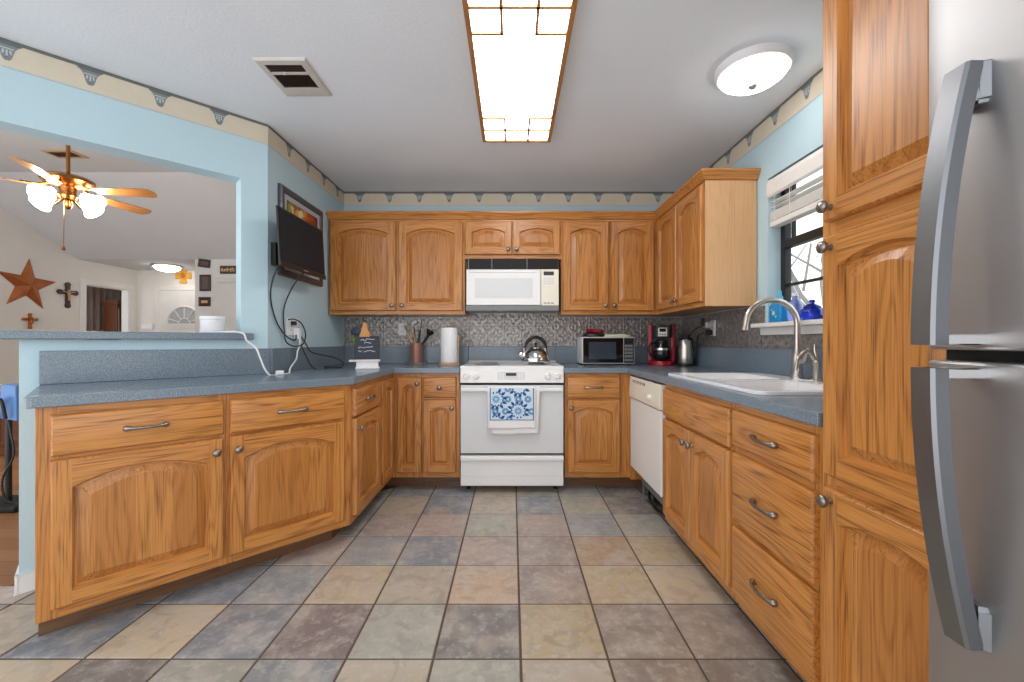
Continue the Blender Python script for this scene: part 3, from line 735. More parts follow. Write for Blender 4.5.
for x in (-.335,-.262,.262,.335):
    k = MB().lathe([(.024,0),(.024,.006),(.019,.009),(.018,.022),(.015,.025)], 20, ax='-y'); k.box(-.003,.003,-.032,-.006,-.018,.018); k.build('knob', white_p, cp, (x,-.009,.862), smooth=35)
bx(-.105,.095,-.0125,-.008,.836,.892).build('display_surround', app_grey, cp); bx(-.045,.032,-.014,-.010,.864,.886).build('clock_display', lcd, cp)
for x in (-.085,-.065,.055,.075):
    for z in (.848,.863,.878): bx(x-.006,x+.006,-.0135,-.011,z-.004,z+.004).build('button', app_white, cp)
m = MB(); m.box(-.378,.378,-.012,.03,.800,.811); m.build('trim_strip', black_m, rg)
m = MB(); m.box(-.378,.378,-.018,.03,.296,.796); od = m.build('oven_door', app_grey, rg, bevel=.006, seg=3)
m = MB(); m.box(-.372,.372,-.050,-.026,.752,.782); m.box(-.366,-.335,-.03,-.015,.754,.78); m.box(.335,.366,-.03,-.015,.754,.78); m.build('handle', app_white, od, bevel=.008, seg=3)
bx(-.378,.378,.004,.03,.285,.294).build('gap_strip', black_m, rg)
m = MB(); m.loops([[(x,y,z) for y,z in ((.03,.06),(-.012,.06),(-.014,.10),(-.014,.238),(-.032,.246),(-.036,.262),(-.030,.280),(.03,.282))] for x in (-.376,.376)])
m.build('storage_drawer', app_white, rg, smooth=40); bx(-.376,.376,-.0155,.02,.128,.131).build('seam', app_grey, rg)
# towel over the oven handle
def cloth_strip(x0, x1, prof, wob, th=.004, nx=16, tilt=0):
    m = MB(); L = []
    fr_ = []
    for y, z in prof:
        fr_.append((y, z))
    V = []
    for k, (y, z) in enumerate(fr_):
        row = []
        for i in range(nx+1):
            t = i/nx; f = k/(len(fr_)-1); row.append((x0+(x1-x0)*t+tilt*(z-.78), y-wob*sin(t*9+f*2)*min(1,2*abs(z-.782)/.1), z-.006*sin(t*5)*(1 if k in (0,len(fr_)-1) else 0)))
        V.append(row)
    i0 = len(m.v)
    for row in V: m.v += row
    for k in range(len(V)-1):
        for i in range(nx):
            a = i0+k*(nx+1)+i; m.f.append([a,a+1,a+nx+2,a+nx+1]); m.m.append(0)
    return m
tw = thing('dish_towel', 'white towel printed with blue flowers, hung over the oven handle', 'towel', (0,3.08,0))
prof = [(-.062,.488+.01*k) for k in range(0,28)]+[(-.0605,.772),(-.057,.784),(-.046,.789),(-.032,.788),(-.023,.782)]+[(-.0205,.77-.02*k) for k in range(1,14)]
o = cloth_strip(-.176,.174,prof,.004).build('cloth', cloth_w, tw, smooth=60); md = o.modifiers.new('t','SOLIDIFY'); md.thickness = .0025; md.offset = 0
prof2 = [(-.054,.448+.01*k) for k in range(0,32)]+[(-.052,.772),(-.040,.7835)]
o = cloth_strip(-.135,.205,prof2,.003,tilt=.04).build('under_fold', cloth_w, tw, smooth=60); md = o.modifiers.new('t','SOLIDIFY'); md.thickness = .0025; md.offset = 0
pm = MB(); PX0, PX1, PZ0, PZ1 = -.160, .158, .548, .782
def ty(x, z, d): 
    t = (x+.176)/.350; f = (z-.488)/.01/45; return -.0625-.004*sin(t*9+f*2)*min(1,2*abs(z-.782)/.1)-d
def tq(pts, d, mi):
    P = [(min(PX1,max(PX0,x)),z) for x,z in [(p[0],min(PZ1,max(PZ0,p[1]))) for p in pts]]
    pm.face([(x,ty(x,z,d),z) for x,z in P], mi)
nx_, nz_ = 12, 12
for i in range(nx_):
    for j in range(nz_):
        xa = PX0+(PX1-PX0)*i/nx_; xb = PX0+(PX1-PX0)*(i+1)/nx_; za = PZ0+(PZ1-PZ0)*j/nz_; zb = PZ0+(PZ1-PZ0)*(j+1)/nz_
        tq([(xa,za),(xb,za),(xb,zb),(xa,zb)], .002, 0)
for a, b in (((PX0,PZ0),(PX0+.006,PZ1)),((PX1-.006,PZ0),(PX1,PZ1)),((PX0,PZ0),(PX1,PZ0+.005))):
    for k in range(8):
        if b[1]-a[1] > .1: z0_, z1_ = a[1]+(b[1]-a[1])*k/8, a[1]+(b[1]-a[1])*(k+1)/8; tq([(a[0],z0_),(b[0],z0_),(b[0],z1_),(a[0],z1_)], .0036, 1)
        else: x0_, x1_ = a[0]+(b[0]-a[0])*k/8, a[0]+(b[0]-a[0])*(k+1)/8; tq([(x0_,a[1]),(x1_,a[1]),(x1_,b[1]),(x0_,b[1])], .0036, 1)
def petal(cx, cz, a, r0, r1, w_, mi, d):
    u = (cos(a), sin(a)); v = (-u[1], u[0]); rm = r0+(r1-r0)*.55
    pts = [(cx+u[0]*r0, cz+u[1]*r0),(cx+u[0]*(r0+rm)/2+v[0]*w_*.8, cz+u[1]*(r0+rm)/2+v[1]*w_*.8),(cx+u[0]*rm+v[0]*w_, cz+u[1]*rm+v[1]*w_),(cx+u[0]*r1, cz+u[1]*r1),(cx+u[0]*rm-v[0]*w_, cz+u[1]*rm-v[1]*w_),(cx+u[0]*(r0+rm)/2-v[0]*w_*.8, cz+u[1]*(r0+rm)/2-v[1]*w_*.8)]
    if all(PX0 <= p[0] <= PX1 and PZ0 <= p[1] <= PZ1 for p in pts): tq(pts, d, mi)
for cx, cz, big in ((.045,.615,1),(-.115,.700,1),(.050,.790,1),(-.118,.530,1),(-.030,.700,0),(.115,.700,0),(-.048,.612,0),(-.120,.612,0),(.045,.700,0),(.138,.612,0),(-.03,.775,0),(-.02,.555,0)):
    if big:
        for k in range(12):
            petal(cx, cz, 2*pi*k/12+.13, .044, .086, .0105, 1, .0036); petal(cx, cz, 2*pi*k/12+.39, .040, .058, .0062, 1, .0036)
        for k in range(12): petal(cx, cz, 2*pi*k/12, .006, .034, .004, 2, .0036)
    else:
        for k in range(8): petal(cx, cz, 2*pi*k/8, .005, .028, .0055, 2, .0036)
        for k in range(8): petal(cx, cz, 2*pi*k/8+.39, .014, .030, .002, 1, .0036)
pm.build('flower_print', [flower_bg, flower_d, flower_m], tw)['label'] = 'blue flower print panel'

# ------------------------------------------------------------------ dishwasher
dw = thing('dishwasher', 'white built-in dishwasher with its kick plate missing, around the corner from the range', 'dishwasher', (RX,3.04,0), -R(90))
m = MB(); m.box(.025,.635,.02,.56,.20,.872); m.build('body', dark_gap, dw)
m = MB(); m.box(.022,.640,-.020,.02,.222,.715); m.build('door', app_white, dw, bevel=.004)
m = MB(); m.loops([[(x,y,z) for y,z in ((.02,.722),(-.028,.722),(-.030,.75),(-.022,.868),(.02,.868))] for x in (.022,.640)])
cp = m.build('control_panel', app_cream, dw, bevel=.003)
bx(.10,.36,-.0265,-.018,.832,.846).build('vent_slot', black_m, cp)
for k in range(7): bx(.115+k*.035,.135+k*.035,-.0275,-.02,.834,.844).build('button', app_cream, cp)
MB().lathe([(.022,0),(.022,.006),(.016,.018),(.012,.02)], 18, (.47,-.028,.775), 0, '-y').build('dial', app_cream, cp, smooth=40)
bx(.08,.20,-.029,-.02,.755,.757).build('label_strip', grey_p, cp)
m = MB(); m.box(.03,.63,.06,.08,.10,.15); m.box(.05,.09,.05,.50,0,.03); m.box(.57,.61,.05,.50,0,.03); m.box(.06,.075,.055,.065,0,.12); m.box(.585,.60,.055,.065,0,.12)
m.build('base_frame', grey_p, dw)
m = MB(); m.tube(spline([(.12,.10,.10),(.16,.07,.05),(.26,.06,.03),(.35,.09,.06),(.50,.12,.02)],6),.008,8); m.tube(spline([(.10,.09,.12),(.20,.06,.07),(.30,.07,.02),(.55,.10,.05)],6),.006,8); m.lathe([(.03,0),(.03,.06)],12,(.18,.12,.02)); m.build('hoses', black_p, dw, smooth=50)

# ------------------------------------------------------------------ built-in microwave
mw = thing('built_in_microwave', 'white over-the-range microwave oven below the short wall cabinet', 'microwave', (.003,3.30,1.36)); mw.scale = (.985,1,1)
m = MB(); m.box(-.372,.372,.02,.39,.012,.395); m.build('body', app_grey, mw)
m = MB(); m.box(-.372,.372,.0,.30,.0,.038); m.build('underside', grey_p, mw)
m = MB(); m.loops([[(x,-.004,z) for x,z in ((-.368,.044),(.224,.044),(.224,.322),(-.368,.322))],[(x,.02,z) for x,z in ((-.372,.040),(.226,.040),(.226,.326),(-.372,.326))]])
dr = m.build('door', app_white, mw, bevel=.004)
L = []
for ins, y in ((0,-.006),(.006,-.003),(.010,-.003)): L.append([(x,y,z) for x,z in ((-.300+ins,.100+ins),(.160-ins,.100+ins),(.160-ins,.255-ins),(-.300+ins,.255-ins))])
MB().loops(L).build('window', app_grey, dr)
m = MB(); m.box(-.345,.195,-.010,-.003,.300,.312); m.build('ridge', white_p, dr, bevel=.003)
cp = bx(.230,.372,-.004,.02,.040,.326).build('control_panel', app_cream, mw, bevel=.004)
bx(.250,.332,-.0055,-.002,.278,.308).build('display', glass_blk, cp)
for r in range(3):
    for q in range(3): bx(.250+q*.029,.273+q*.029,-.0055,-.002,.208+r*.018,.220+r*.018).build('button', app_grey, cp)
for q in range(3): bx(.250+q*.029,.273+q*.029,-.0055,-.002,.055,.063).build('button', grey_p, cp)
m = MB(); m.box(-.370,.370,.012,.06,.330,.413); m.build('vent_slot_shade', black_m, mw)  # solid black block; the open slot's inner shade is put into its colour
for x in (-.352,-.165,.118): bx(x-.003,x+.003,.004,.012,.330,.410).build('vent_strut', grey_p, mw)
bx(.13,.34,.006,.012,.335,.405).build('vent_baffle', dark_gap, mw)

# ------------------------------------------------------------------ refrigerator
FXD, FYD = .710, .722
fr_ = thing('refrigerator', 'stainless steel top-freezer refrigerator with bowed handles beside the pantry', 'refrigerator', (FXD,FYD,0), -R(90))
m = MB(); m.box(.005,.755,.075,.76,.03,1.80); m.build('body', grey_p, fr_, bevel=.004)
m = MB(); m.box(.02,.74,.05,.12,.02,.10); m.build('kick_grille', black_p, fr_)
def fdoor(z0, z1):
    m = MB(); L = []
    n = 24; outer = []
    for k in range(n+1):
        t = k/n; x = .76*t; s_ = (2*t-1); y = -.030*(1-s_*s_); outer.append((x,y))
    outer[0] = (0,.008); outer[-1] = (.76,.008)
    poly = outer+[(.76,.068),(0,.068)]
    return m.prism(poly, z0, z1)
up = fdoor(1.106,1.80).build('freezer_door', fridge_m, fr_, smooth=30, bevel=.005)
lo = fdoor(.11,1.088).build('fridge_door', fridge_m, fr_, smooth=30, bevel=.005)
bx(.01,.75,.03,.08,1.088,1.106).build('door_gap_shade', black_m, fr_)  # black filler: shade of the gap between the doors put into colour
def fhandle(zend, zgap, parent, blockdir):
    m = MB(); L = []; n = 18
    for k in range(n+1):
        t = k/n; z = zend+(zgap-zend)*t; y = -.040-.052*(1-(1-t)**2.0)
        th = .020
        L.append([(.074,y,z),(.078,y-.004,z),(.108,y-.004,z),(.112,y,z),(.112,y+th,z),(.074,y+th,z)])
    m.loops(L); o = m.build('handle', handle_m, parent, smooth=30)
    d = blockdir
    b = MB(); b.loops([[(x,y,z) for x,y in ((.077,-.026),(.109,-.026),(.120,-.012),(.077,-.006))] for z in (zend, zend+d*.055)])
    b.loops([[(x,y,zend+d*.055) for x,y in ((.077,-.026),(.109,-.026),(.116,-.012),(.077,-.006))],[(x,y,zend+d*.062) for x,y in ((.081,-.024),(.107,-.024),(.112,-.014),(.081,-.010))]])
    b.build('mount', handle_m, o, bevel=.002)
    g_ = MB(); g_.box(.076,.111,-.088,-.010,min(zgap,zgap+d*-.016),max(zgap,zgap+d*-.016)); g_.build('end_cap', chrome, o, bevel=.002)
fhandle(1.530, 1.114, up, -1)
fhandle(.668, 1.080, lo, 1)

# ------------------------------------------------------------------ things on the counters
CZ = CT1
# rooster chalkboard on its white stand
rs = thing('chalkboard', 'rooster-shaped chalkboard with scribbled chalk lines on the corner counter', 'chalkboard', (-1.05,3.03,CZ), R(18))
m = MB(); m.box(-.078,.078,.0,.014,.075,.228); m.build('slate', slate_b, rs, bevel=.003)
m = MB()
for x0,x1,z0,z1 in ((-.086,.086,.066,.078),(-.086,-.076,.07,.234),(.076,.086,.07,.234),(-.086,.086,.226,.236)): m.box(x0,x1,-.003,.016,z0,z1)
m.build('frame', dark_br, rs, bevel=.002)
m = MB(); random.seed(3)
for r_, (xa, xb, z) in enumerate(((-.045,.06,.208),(-.02,.035,.184),(-.062,.045,.150),(-.062,-.035,.122),(-.025,.06,.124))):
    x = xa; P = []
    while x < xb:
        P.append((x,-.0025,z+random.uniform(-.008,.008))); x += random.uniform(.006,.012)
    m.tube(P, .0022, 5)
m.build('chalk_lines', chalk, rs)
m = MB(); m.lathe([(.046,0),(.040,.02),(.028,.045),(.019,.065),(.016,.080),(.018,.092),(.013,.104),(.002,.108)], 14, (-.018,.008,.228), sy=.4)
rb = m.build('rooster_body', rooster_t, rs, smooth=60); rb['label'] = 'tan rooster head and breast'
m = MB(); m.lathe([(.003,-.008),(.012,.0),(.014,.010),(.008,.017),(.013,.024),(.005,.03),(.001,.032)], 10, (-.018,.008,.324), sy=.4); m.lathe([(.007,0),(.001,.02)], 8, (-.032,.006,.317), 0, '-x'); m.build('comb', dark_br, rb, smooth=60)
m = MB()
for k in range(6):
    a = R(75+k*24); m.tube(spline([(-.045,.008,.232),(-.062+.012*cos(a),.008,.258+.012*sin(a)),(-.070+.030*cos(a),.008,.264+.028*sin(a)),(-.074+.034*cos(a+.5),.008,.258+.028*sin(a+.4))],4), [.010]*9+[.008]*2+[.006,.004], 8)
m.lathe([(.002,0),(.03,.01),(.036,.03),(.026,.052),(.002,.06)], 12, (-.068,.008,.232), sy=.35); m.build('tail_feathers', rooster_b, rs, smooth=60)
m = MB()
for k in range(4): m.sphere((-.088-.010*(k%2),.004,.190+.011*k),.010, 8)
m.build('leaves', leaf_g, rs, smooth=60)
st = thing('white_stand', 'small white shelf stand propping up the rooster chalkboard', 'stand', (-1.038,2.985,CZ), R(18))
m = MB(); m.box(-.118,.092,-.03,.078,.052,.064); m.build('shelf', white_p, st, bevel=.003)
m = MB(); m.box(-.075,.088,-.045,.06,0,.012); m.box(-.070,.080,-.02,.0,.010,.053); m.build('foot', white_p, st, bevel=.004)
# utensil crock on a trivet
tv = MB().lathe([(.085,0),(.088,.004),(.086,.010),(.080,.012),(.002,.012)], 30).build('trivet', grey_p, None, (-.815,3.582,CZ), smooth=40)
tag(tv, 'round grey trivet underneath the copper utensil crock', 'trivet')
cr = thing('utensil_crock', 'ribbed copper crock full of kitchen utensils left of the paper towels', 'crock', (-.82,3.585,CZ+.012))
prof = [(.050,0),(.053,.004),(.053,.160),(.055,.165),(.053,.168),(.048,.166),(.047,.012),(.001,.012)]
m = MB(); L = [[(r*(1+(.018*cos(16*2*pi*k/64) if .003 < z < .16 else 0))*cos(2*pi*k/64), r*(1+(.018*cos(16*2*pi*k/64) if .003 < z < .16 else 0))*sin(2*pi*k/64), z) for k in range(64)] for r, z in prof]
m.loops(L); m.build('body', copper, cr, smooth=40)
def utensil(name, label, mat, base, tip, head):
    b = Vector(base); t = b+(Vector(tip)-b)*1.12; d = (t-b).normalized()
    root = MB(); root.tube([b, b+(t-b)*.6, t], [.0075,.008,.009], 8)
    q = Matrix.Translation(t) @ d.to_track_quat('Z','Y').to_matrix().to_4x4(); i = root.mark(); head(root); root.xf(i, q)
    tag(root.build(name, mat, None, (-.82,3.585,CZ+.024), smooth=50, bevel=0), label, 'utensil')
utensil('wooden_spoon', 'pale wooden spoon leaning left in the copper crock', bare_wood, (.02,0,.0), (-.070,.01,.225), lambda m: m.lathe([(.005,-.01),(.016,.015),(.021,.04),(.015,.06),(.002,.068)], 12, sy=.35))
utensil('wooden_spatula', 'tan wooden spatula upright in the middle of the copper crock', tan_m, (.005,.02,.0), (-.018,.02,.20), lambda m: m.box(-.024,.024,-.003,.003,-.01,.075))
utensil('black_spatula', 'black slotted turner standing tallest in the copper crock', black_p, (-.01,-.01,.0), (.028,.0,.235), lambda m: m.box(-.022,.022,-.003,.003,-.005,.085))
utensil('black_ladle', 'black ladle tipping out to the right of the copper crock', black_p, (-.035,-.015,.02), (.095,-.01,.215), lambda m: m.lathe([(.004,-.02),(.022,-.01),(.032,.012),(.034,.03),(.030,.03),(.02,.008),(.001,.0)], 14, (.0,0,.0)))
utensil('black_tongs', 'black nylon tongs low on the right rim of the copper crock', black_p, (-.02,.02,.05), (.07,.015,.178), lambda m: (m.box(-.014,.014,-.010,-.004,-.02,.05), m.box(-.014,.014,.004,.010,-.02,.05)))
# paper towel
ph = thing('paper_towel_holder', 'light wooden paper towel holder with a round base left of the range', 'holder', (-.520,3.46,CZ))
MB().lathe([(.086,0),(.088,.006),(.086,.016),(.080,.020),(.002,.020)], 30).build('base', bare_wood, ph, smooth=40)
MB().lathe([(.010,.02),(.010,.307),(.006,.311),(.015,.318),(.019,.327),(.015,.337),(.002,.342)], 14).build('post', bare_wood, ph, smooth=50)
MB().tube([(.078,-.012,.018),(.0785,-.012,.22),(.077,-.012,.25)], .0045, 8).build('arm', bare_wood, ph, smooth=50)
m = MB(); m.lathe([(.020,.001),(.068,.0),(.0695,.003),(.0695,.282),(.068,.285),(.020,.284),(.020,.001)], 32, cap=False)
tag(m.build('paper_towel_roll', paper_m, None, (-.520,3.46,CZ+.021), smooth=40), 'white paper towel roll standing on the wooden holder', 'paper towels')
# kettle on the range
kt = thing('kettle', 'shiny steel whistling kettle on the rear right burner of the white range', 'kettle', (.190,3.36,.9395), R(12)); kt.scale = (1.14,1.14,1.10)
MB().lathe([(.088,0),(.098,.004),(.102,.02),(.097,.05),(.078,.085),(.055,.105),(.040,.112),(.001,.114)], 32).build('body', chrome, kt, smooth=60)
l_ = MB().lathe([(.042,.110),(.040,.118),(.022,.126),(.001,.128)], 24).build('lid', chrome, kt, smooth=50)
MB().lathe([(.006,0),(.006,.008),(.012,.014),(.013,.022),(.002,.027)], 14, (0,0,.126)).build('lid_knob', black_p, l_, smooth=50)
MB().tube(spline([(-.075,0,.055),(-.100,0,.066),(-.122,0,.078)],5), [.028]*4+[.023]*4+[.018]*3, 14).build('spout', chrome, kt, smooth=60)
hp = [(-.075*cos(R(a))*1.05,0,.100+.092*sin(R(a))) for a in range(0,181,12)]
MB().tube(hp, [.009]*3+[.0125]*10+[.009]*3, 10).build('handle', black_p, kt, smooth=60)
m = MB(); m.box(-.088,-.066,-.008,.008,.065,.112); m.box(.066,.088,-.008,.008,.065,.112); m.build('bracket', chrome, kt, bevel=.003)
# countertop microwave
cmw = thing('countertop_microwave', 'small silver and black microwave oven standing on the back counter', 'microwave', (.786,3.42,CZ))
m = MB(); m.box(-.215,.215,.006,.250,.010,.232); m.build('body', white_p, cmw, bevel=.006)
for a in (-.18,.18):
    for b_ in (.03,.22): MB().lathe([(.014,0),(.012,.012)], 10, (a,b_,0)).build('foot', black_p, cmw)
m = MB(); m.box(-.215,.215,-.010,.006,.010,.232); fc = m.build('front_frame', silver_p, cmw, bevel=.004)
dr = bx(-.206,.121,-.0135,-.008,.020,.222).build('door', glass_blk, cmw, bevel=.002)
bx(-.160,.062,-.0145,-.0125,.050,.190).build('window', simple('microwave_window', srgb(52,64,76), .12), dr)
cp = bx(.127,.208,-.0135,-.008,.020,.222).build('control_panel', black_p, cmw, bevel=.002)
bx(.134,.200,-.0145,-.012,.178,.202).build('display', screen_m, cp)
for r in range(4):
    for q in range(3): bx(.135+q*.022,.153+q*.022,-.0146,-.012,.064+r*.028,.084+r*.028).build('button', grey_p, cp)
bx(.134,.200,-.0146,-.012,.034,.052).build('open_button', grey_p, cp)
MB().box(.121,.127,-.0145,-.008,.020,.222).build('divider', silver_p, fc)
# on top of it
mt = CZ+.232
hm = thing('folded_oven_mitt', 'red folded oven mitt on top of the countertop microwave', 'mitt', (.690,3.50,mt+.028), R(-8))
m = MB(); L = []
for k in range(9):
    t = k/8; wdt = .045+.022*sin(pi*min(1,t*1.1)); L.append([(-.068+.14*t, wdt*cos(a), .022+.020*sin(a)*(1-.35*t)-.004*t) for a in [2*pi*q/12 for q in range(12)]])
m.loops(L); m.build('mitt', red_p, hm, smooth=60)
m = MB(); L = []
for k in range(5):
    t = k/4; L.append([(-.010+.055*t, -.05-.035*t+.016*(1-.4*t)*cos(a), .020+.013*(1-.4*t)*sin(a)) for a in [2*pi*q/10 for q in range(10)]])
m.loops(L); m.build('thumb', red_p, hm, smooth=60)
m = MB(); m.lathe([(.062,.0),(.068,.006),(.068,.024),(.062,.028)], 20, sx=1.4)
tag(m.build('black_tray', black_p, None, (.690,3.50,mt), smooth=40), 'low black oval tray under the red oven mitt', 'tray')
m = MB(); L = []
for z, r in ((0,1),(.006,1.03),(.012,.98),(.018,1.0),(.022,.9)):
    L.append([((.13*cos(a)*r)*(1+.08*sin(3*a)), .05*sin(a)*r*(1+.1*cos(2*a)), z+.004*sin(4*a)*(z>.01)) for a in [2*pi*q/24 for q in range(24)]])
m.loops(L); tag(m.build('folded_cloth', simple('pale_green_cloth', srgb(196,204,176), .9, var=.15, vs=20), None, (.860,3.49,mt), smooth=50), 'crumpled pale cloth lying on the microwave right of the mitt', 'cloth')
# red and black coffee maker
cf = thing('coffee_maker', 'red and black drip coffee maker with glass carafe in the back right corner', 'coffee maker', (1.225,3.42,CZ), R(-14))
m = MB(); m.lathe([(.098,0),(.102,.005),(.100,.030),(.094,.038),(.001,.038)], 28, (0,.0,0), sy=1.0); m.box(-.1,.1,0,.10,0,.036); m.build('base', red_p, cf, smooth=35)
m = MB(); m.box(-.085,.085,.05,.12,.03,.325); m.build('tower', black_p, cf, bevel=.01)
for s_ in (-1,1):
    m = MB(); m.box(min(s_*.072,s_*.106),max(s_*.072,s_*.106),.0,.115,.030,.333); m.build('side_post', red_p, cf, bevel=.010)
m = MB(); m.loops([[(x,y,z) for x,y in ((-.072,-.045),(-.05,-.062),(.05,-.062),(.072,-.045),(.072,.06),(-.072,.06))] for z in (.225,.322)]); hd = m.build('brew_head', black_p, cf, bevel=.006)
bx(-.034,.034,-.066,-.06,.235,.305).build('control_plate', silver_p, hd, bevel=.002); bx(-.024,.024,-.068,-.064,.272,.298).build('clock_display', glass_blk, hd)
for k in range(3): MB().lathe([(.006,0),(.006,.004)], 10, (-.02+.02*k,-.065,.252), 0, '-y').build('button', black_p, hd)
ca = MB().lathe([(.045,.0),(.062,.01),(.070,.05),(.066,.09),(.048,.125),(.044,.145),(.040,.145),(.043,.12),(.060,.085),(.001,.08)], 26, (0,-.005,.042)).build('carafe', carafe_m, cf, smooth=50)
MB().lathe([(.046,0),(.046,.014),(.03,.022),(.001,.024)], 20, (0,-.005,.186)).build('lid', black_p, ca, smooth=40)
MB().lathe([(.0665,0),(.0675,.003),(.0675,.020),(.0665,.022)], 26, (0,-.005,.120), cap=False).build('band', chrome, ca, smooth=40)
MB().tube(spline([(-.045,-.02,.180),(-.09,-.045,.175),(-.105,-.05,.13),(-.09,-.045,.085),(-.068,-.03,.075)],5), .009, 8).build('handle', black_p, ca, smooth=60)
# silver electric kettle against the right wall
ek = thing('electric_kettle', 'slim brushed steel electric kettle right of the coffee maker', 'kettle', (1.360,3.28,CZ), R(-20))
MB().lathe([(.058,0),(.060,.004),(.058,.018),(.050,.022),(.001,.022)], 26).build('base', black_p, ek, smooth=40)
MB().lathe([(.053,.022),(.055,.026),(.053,.08),(.049,.16),(.046,.195),(.045,.205),(.001,.207)], 30).build('body', nickel, ek, smooth=50)
MB().lathe([(.048,.204),(.046,.212),(.030,.220),(.012,.222),(.012,.232),(.001,.234)], 20).build('lid', black_p, ek, smooth=40)
m = MB(); m.loops([[(-.018,-.035,.208),(.018,-.035,.208),(0,-.030,.150)],[(-.016,-.060,.212),(.016,-.060,.212),(0,-.050,.165)]]); m.build('spout', chrome, ek, bevel=.002)
MB().tube(spline([(.02,.04,.205),(.045,.085,.215),(.05,.10,.17),(.045,.09,.09),(.03,.055,.06)],5), [.010]*21, 10).build('handle', black_p, ek, smooth=60)
# outlets
def outlet(name, label, xy, z, a, gangs=1, cat='outlet', mats=(white_p, black_m)):
    t = thing(name, label, cat, (xy[0],xy[1],z), R(a)); wd = .035*gangs+.002
    m = MB(); m.loops([[(x,y,z_) for x,z_ in ((-wd+i_,-.057+i_),(wd-i_,-.057+i_),(wd-i_,.057-i_),(-wd+i_,.057-i_))] for i_, y in ((0,0),(0,-.003),(.004,-.006))]); pl = m.build('plate', mats[0], t)
    for g_ in range(gangs):
        x = (g_-(gangs-1)/2)*.046
        for s_ in (-1,1):
            r = MB().box(x-.0155,x+.0155,-.0078,-.005,s_*.021-.0135,s_*.021+.0135).build('receptacle', mats[0], t, bevel=.003)
            m = MB(); m.box(x-.008,x-.0055,-.0084,-.007,s_*.021-.004,s_*.021+.006); m.box(x+.0055,x+.008,-.0084,-.007,s_*.021-.004,s_*.021+.005); m.build('slots', mats[1], r)
    return t
outlet('wall_outlet', 'white outlet on the tin backsplash between chalkboard and copper crock', (-.967,3.692), 1.225, 0)
outlet('wall_outlet', 'double white outlet on the blue wall below the television', (-1.489,2.83), 1.215, 90, 2)
outlet('wall_outlet', 'outlet on the right tin backsplash with black plugs under the wall cabinet', (1.493,3.10), 1.215, -90)
# plugs and cords at the right outlet
pl = thing('plug_adapter', 'cluster of black and silver plugs in the right backsplash outlet', 'plug', (1.484,3.10,1.215), -R(90))
bx(-.022,.022,-.055,-.001,.0,.045).build('block', silver_p, pl, bevel=.004); bx(-.026,.004,-.075,-.055,.022,.075).build('block', black_p, pl, bevel=.004); bx(-.018,.014,-.045,-.001,-.050,-.012).build('block', black_p, pl, bevel=.004)
tag(MB().tube(spline([(1.43,3.115,1.18),(1.40,3.13,1.165),(1.41,3.17,1.14),(1.43,3.22,1.16),(1.435,3.25,1.10),(1.42,3.26,1.0),(1.40,3.27,.925)],6), .0045, 8).build('appliance_cable', black_p, smooth=60), 'black cord running from the right plugs down behind the steel kettle', 'cord')
tag(MB().tube(spline([(1.43,3.10,1.24),(1.39,3.14,1.215),(1.40,3.25,1.19),(1.42,3.34,1.17),(1.41,3.42,1.06),(1.36,3.46,.94),(1.30,3.47,.922)],6), .0045, 8).build('appliance_cable', black_p, smooth=60), 'black cord sagging from the right plugs toward the coffee maker', 'cord')

# ------------------------------------------------------------------ television, picture, cords
tvt = thing('television', 'small black flat television tilted on the blue wall over a picture', 'television', (-1.345,2.705,1.73), R(89.5))
M_ = Matrix.Rotation(R(-3), 4, 'X')
m = MB(); m.box(-.288,.284,0,.012,-.172,.178); m.xf(0,M_); m.build('casing', black_p, tvt, bevel=.004)
m = MB(); m.box(-.20,.20,.012,.050,-.14,.13); m.xf(0,M_); m.build('rear_shell', black_p, tvt, bevel=.012)
m = MB(); m.box(-.276,.276,-.0015,.002,-.138,.166); m.xf(0,M_); m.build('screen', screen_m, tvt)
m = MB(); m.box(-.288,.284,-.004,.001,-.172,-.142); m.xf(0,M_); bz = m.build('lower_bezel', black_p, tvt, bevel=.002)
m = MB(); m.box(-.028,.028,-.0048,-.003,-.160,-.155); m.xf(0,M_); m.build('badge', silver_p, bz)
bk = thing('television_bracket', 'black swing-arm bracket holding the television off the wall', 'bracket', (-1.489,2.580,1.66), R(90))
bx(-.0,.03,-.03,-.0,-.07,.07).build('wall_plate', black_m, bk, bevel=.002)
m = MB(); m.tube([(.02,-.012,.03),(.09,-.06,.03),(.15,-.085,.03)],.010,8); m.tube([(.02,-.012,-.03),(.09,-.06,-.03),(.15,-.085,-.03)],.010,8); m.build('arm', black_m, bk, smooth=50)
pc = thing('framed_picture', 'square pewter-framed colourful picture half hidden behind the television', 'picture', (-1.489,2.951,1.832), R(90))
L = []
for i_, y in ((0,0),(0,-.018),(.012,-.026),(.040,-.024),(.045,-.012)): L.append([(x,y,z) for x,z in ((-.296+i_,-.292+i_),(.296-i_,-.292+i_),(.296-i_,.292-i_),(-.296+i_,.292-i_))])
MB().loops(L, 0, True, False).build('frame', pic_fr, pc)
bx(-.252,.252,-.013,-.003,-.248,.248).build('mat_board', pic_mat, pc)
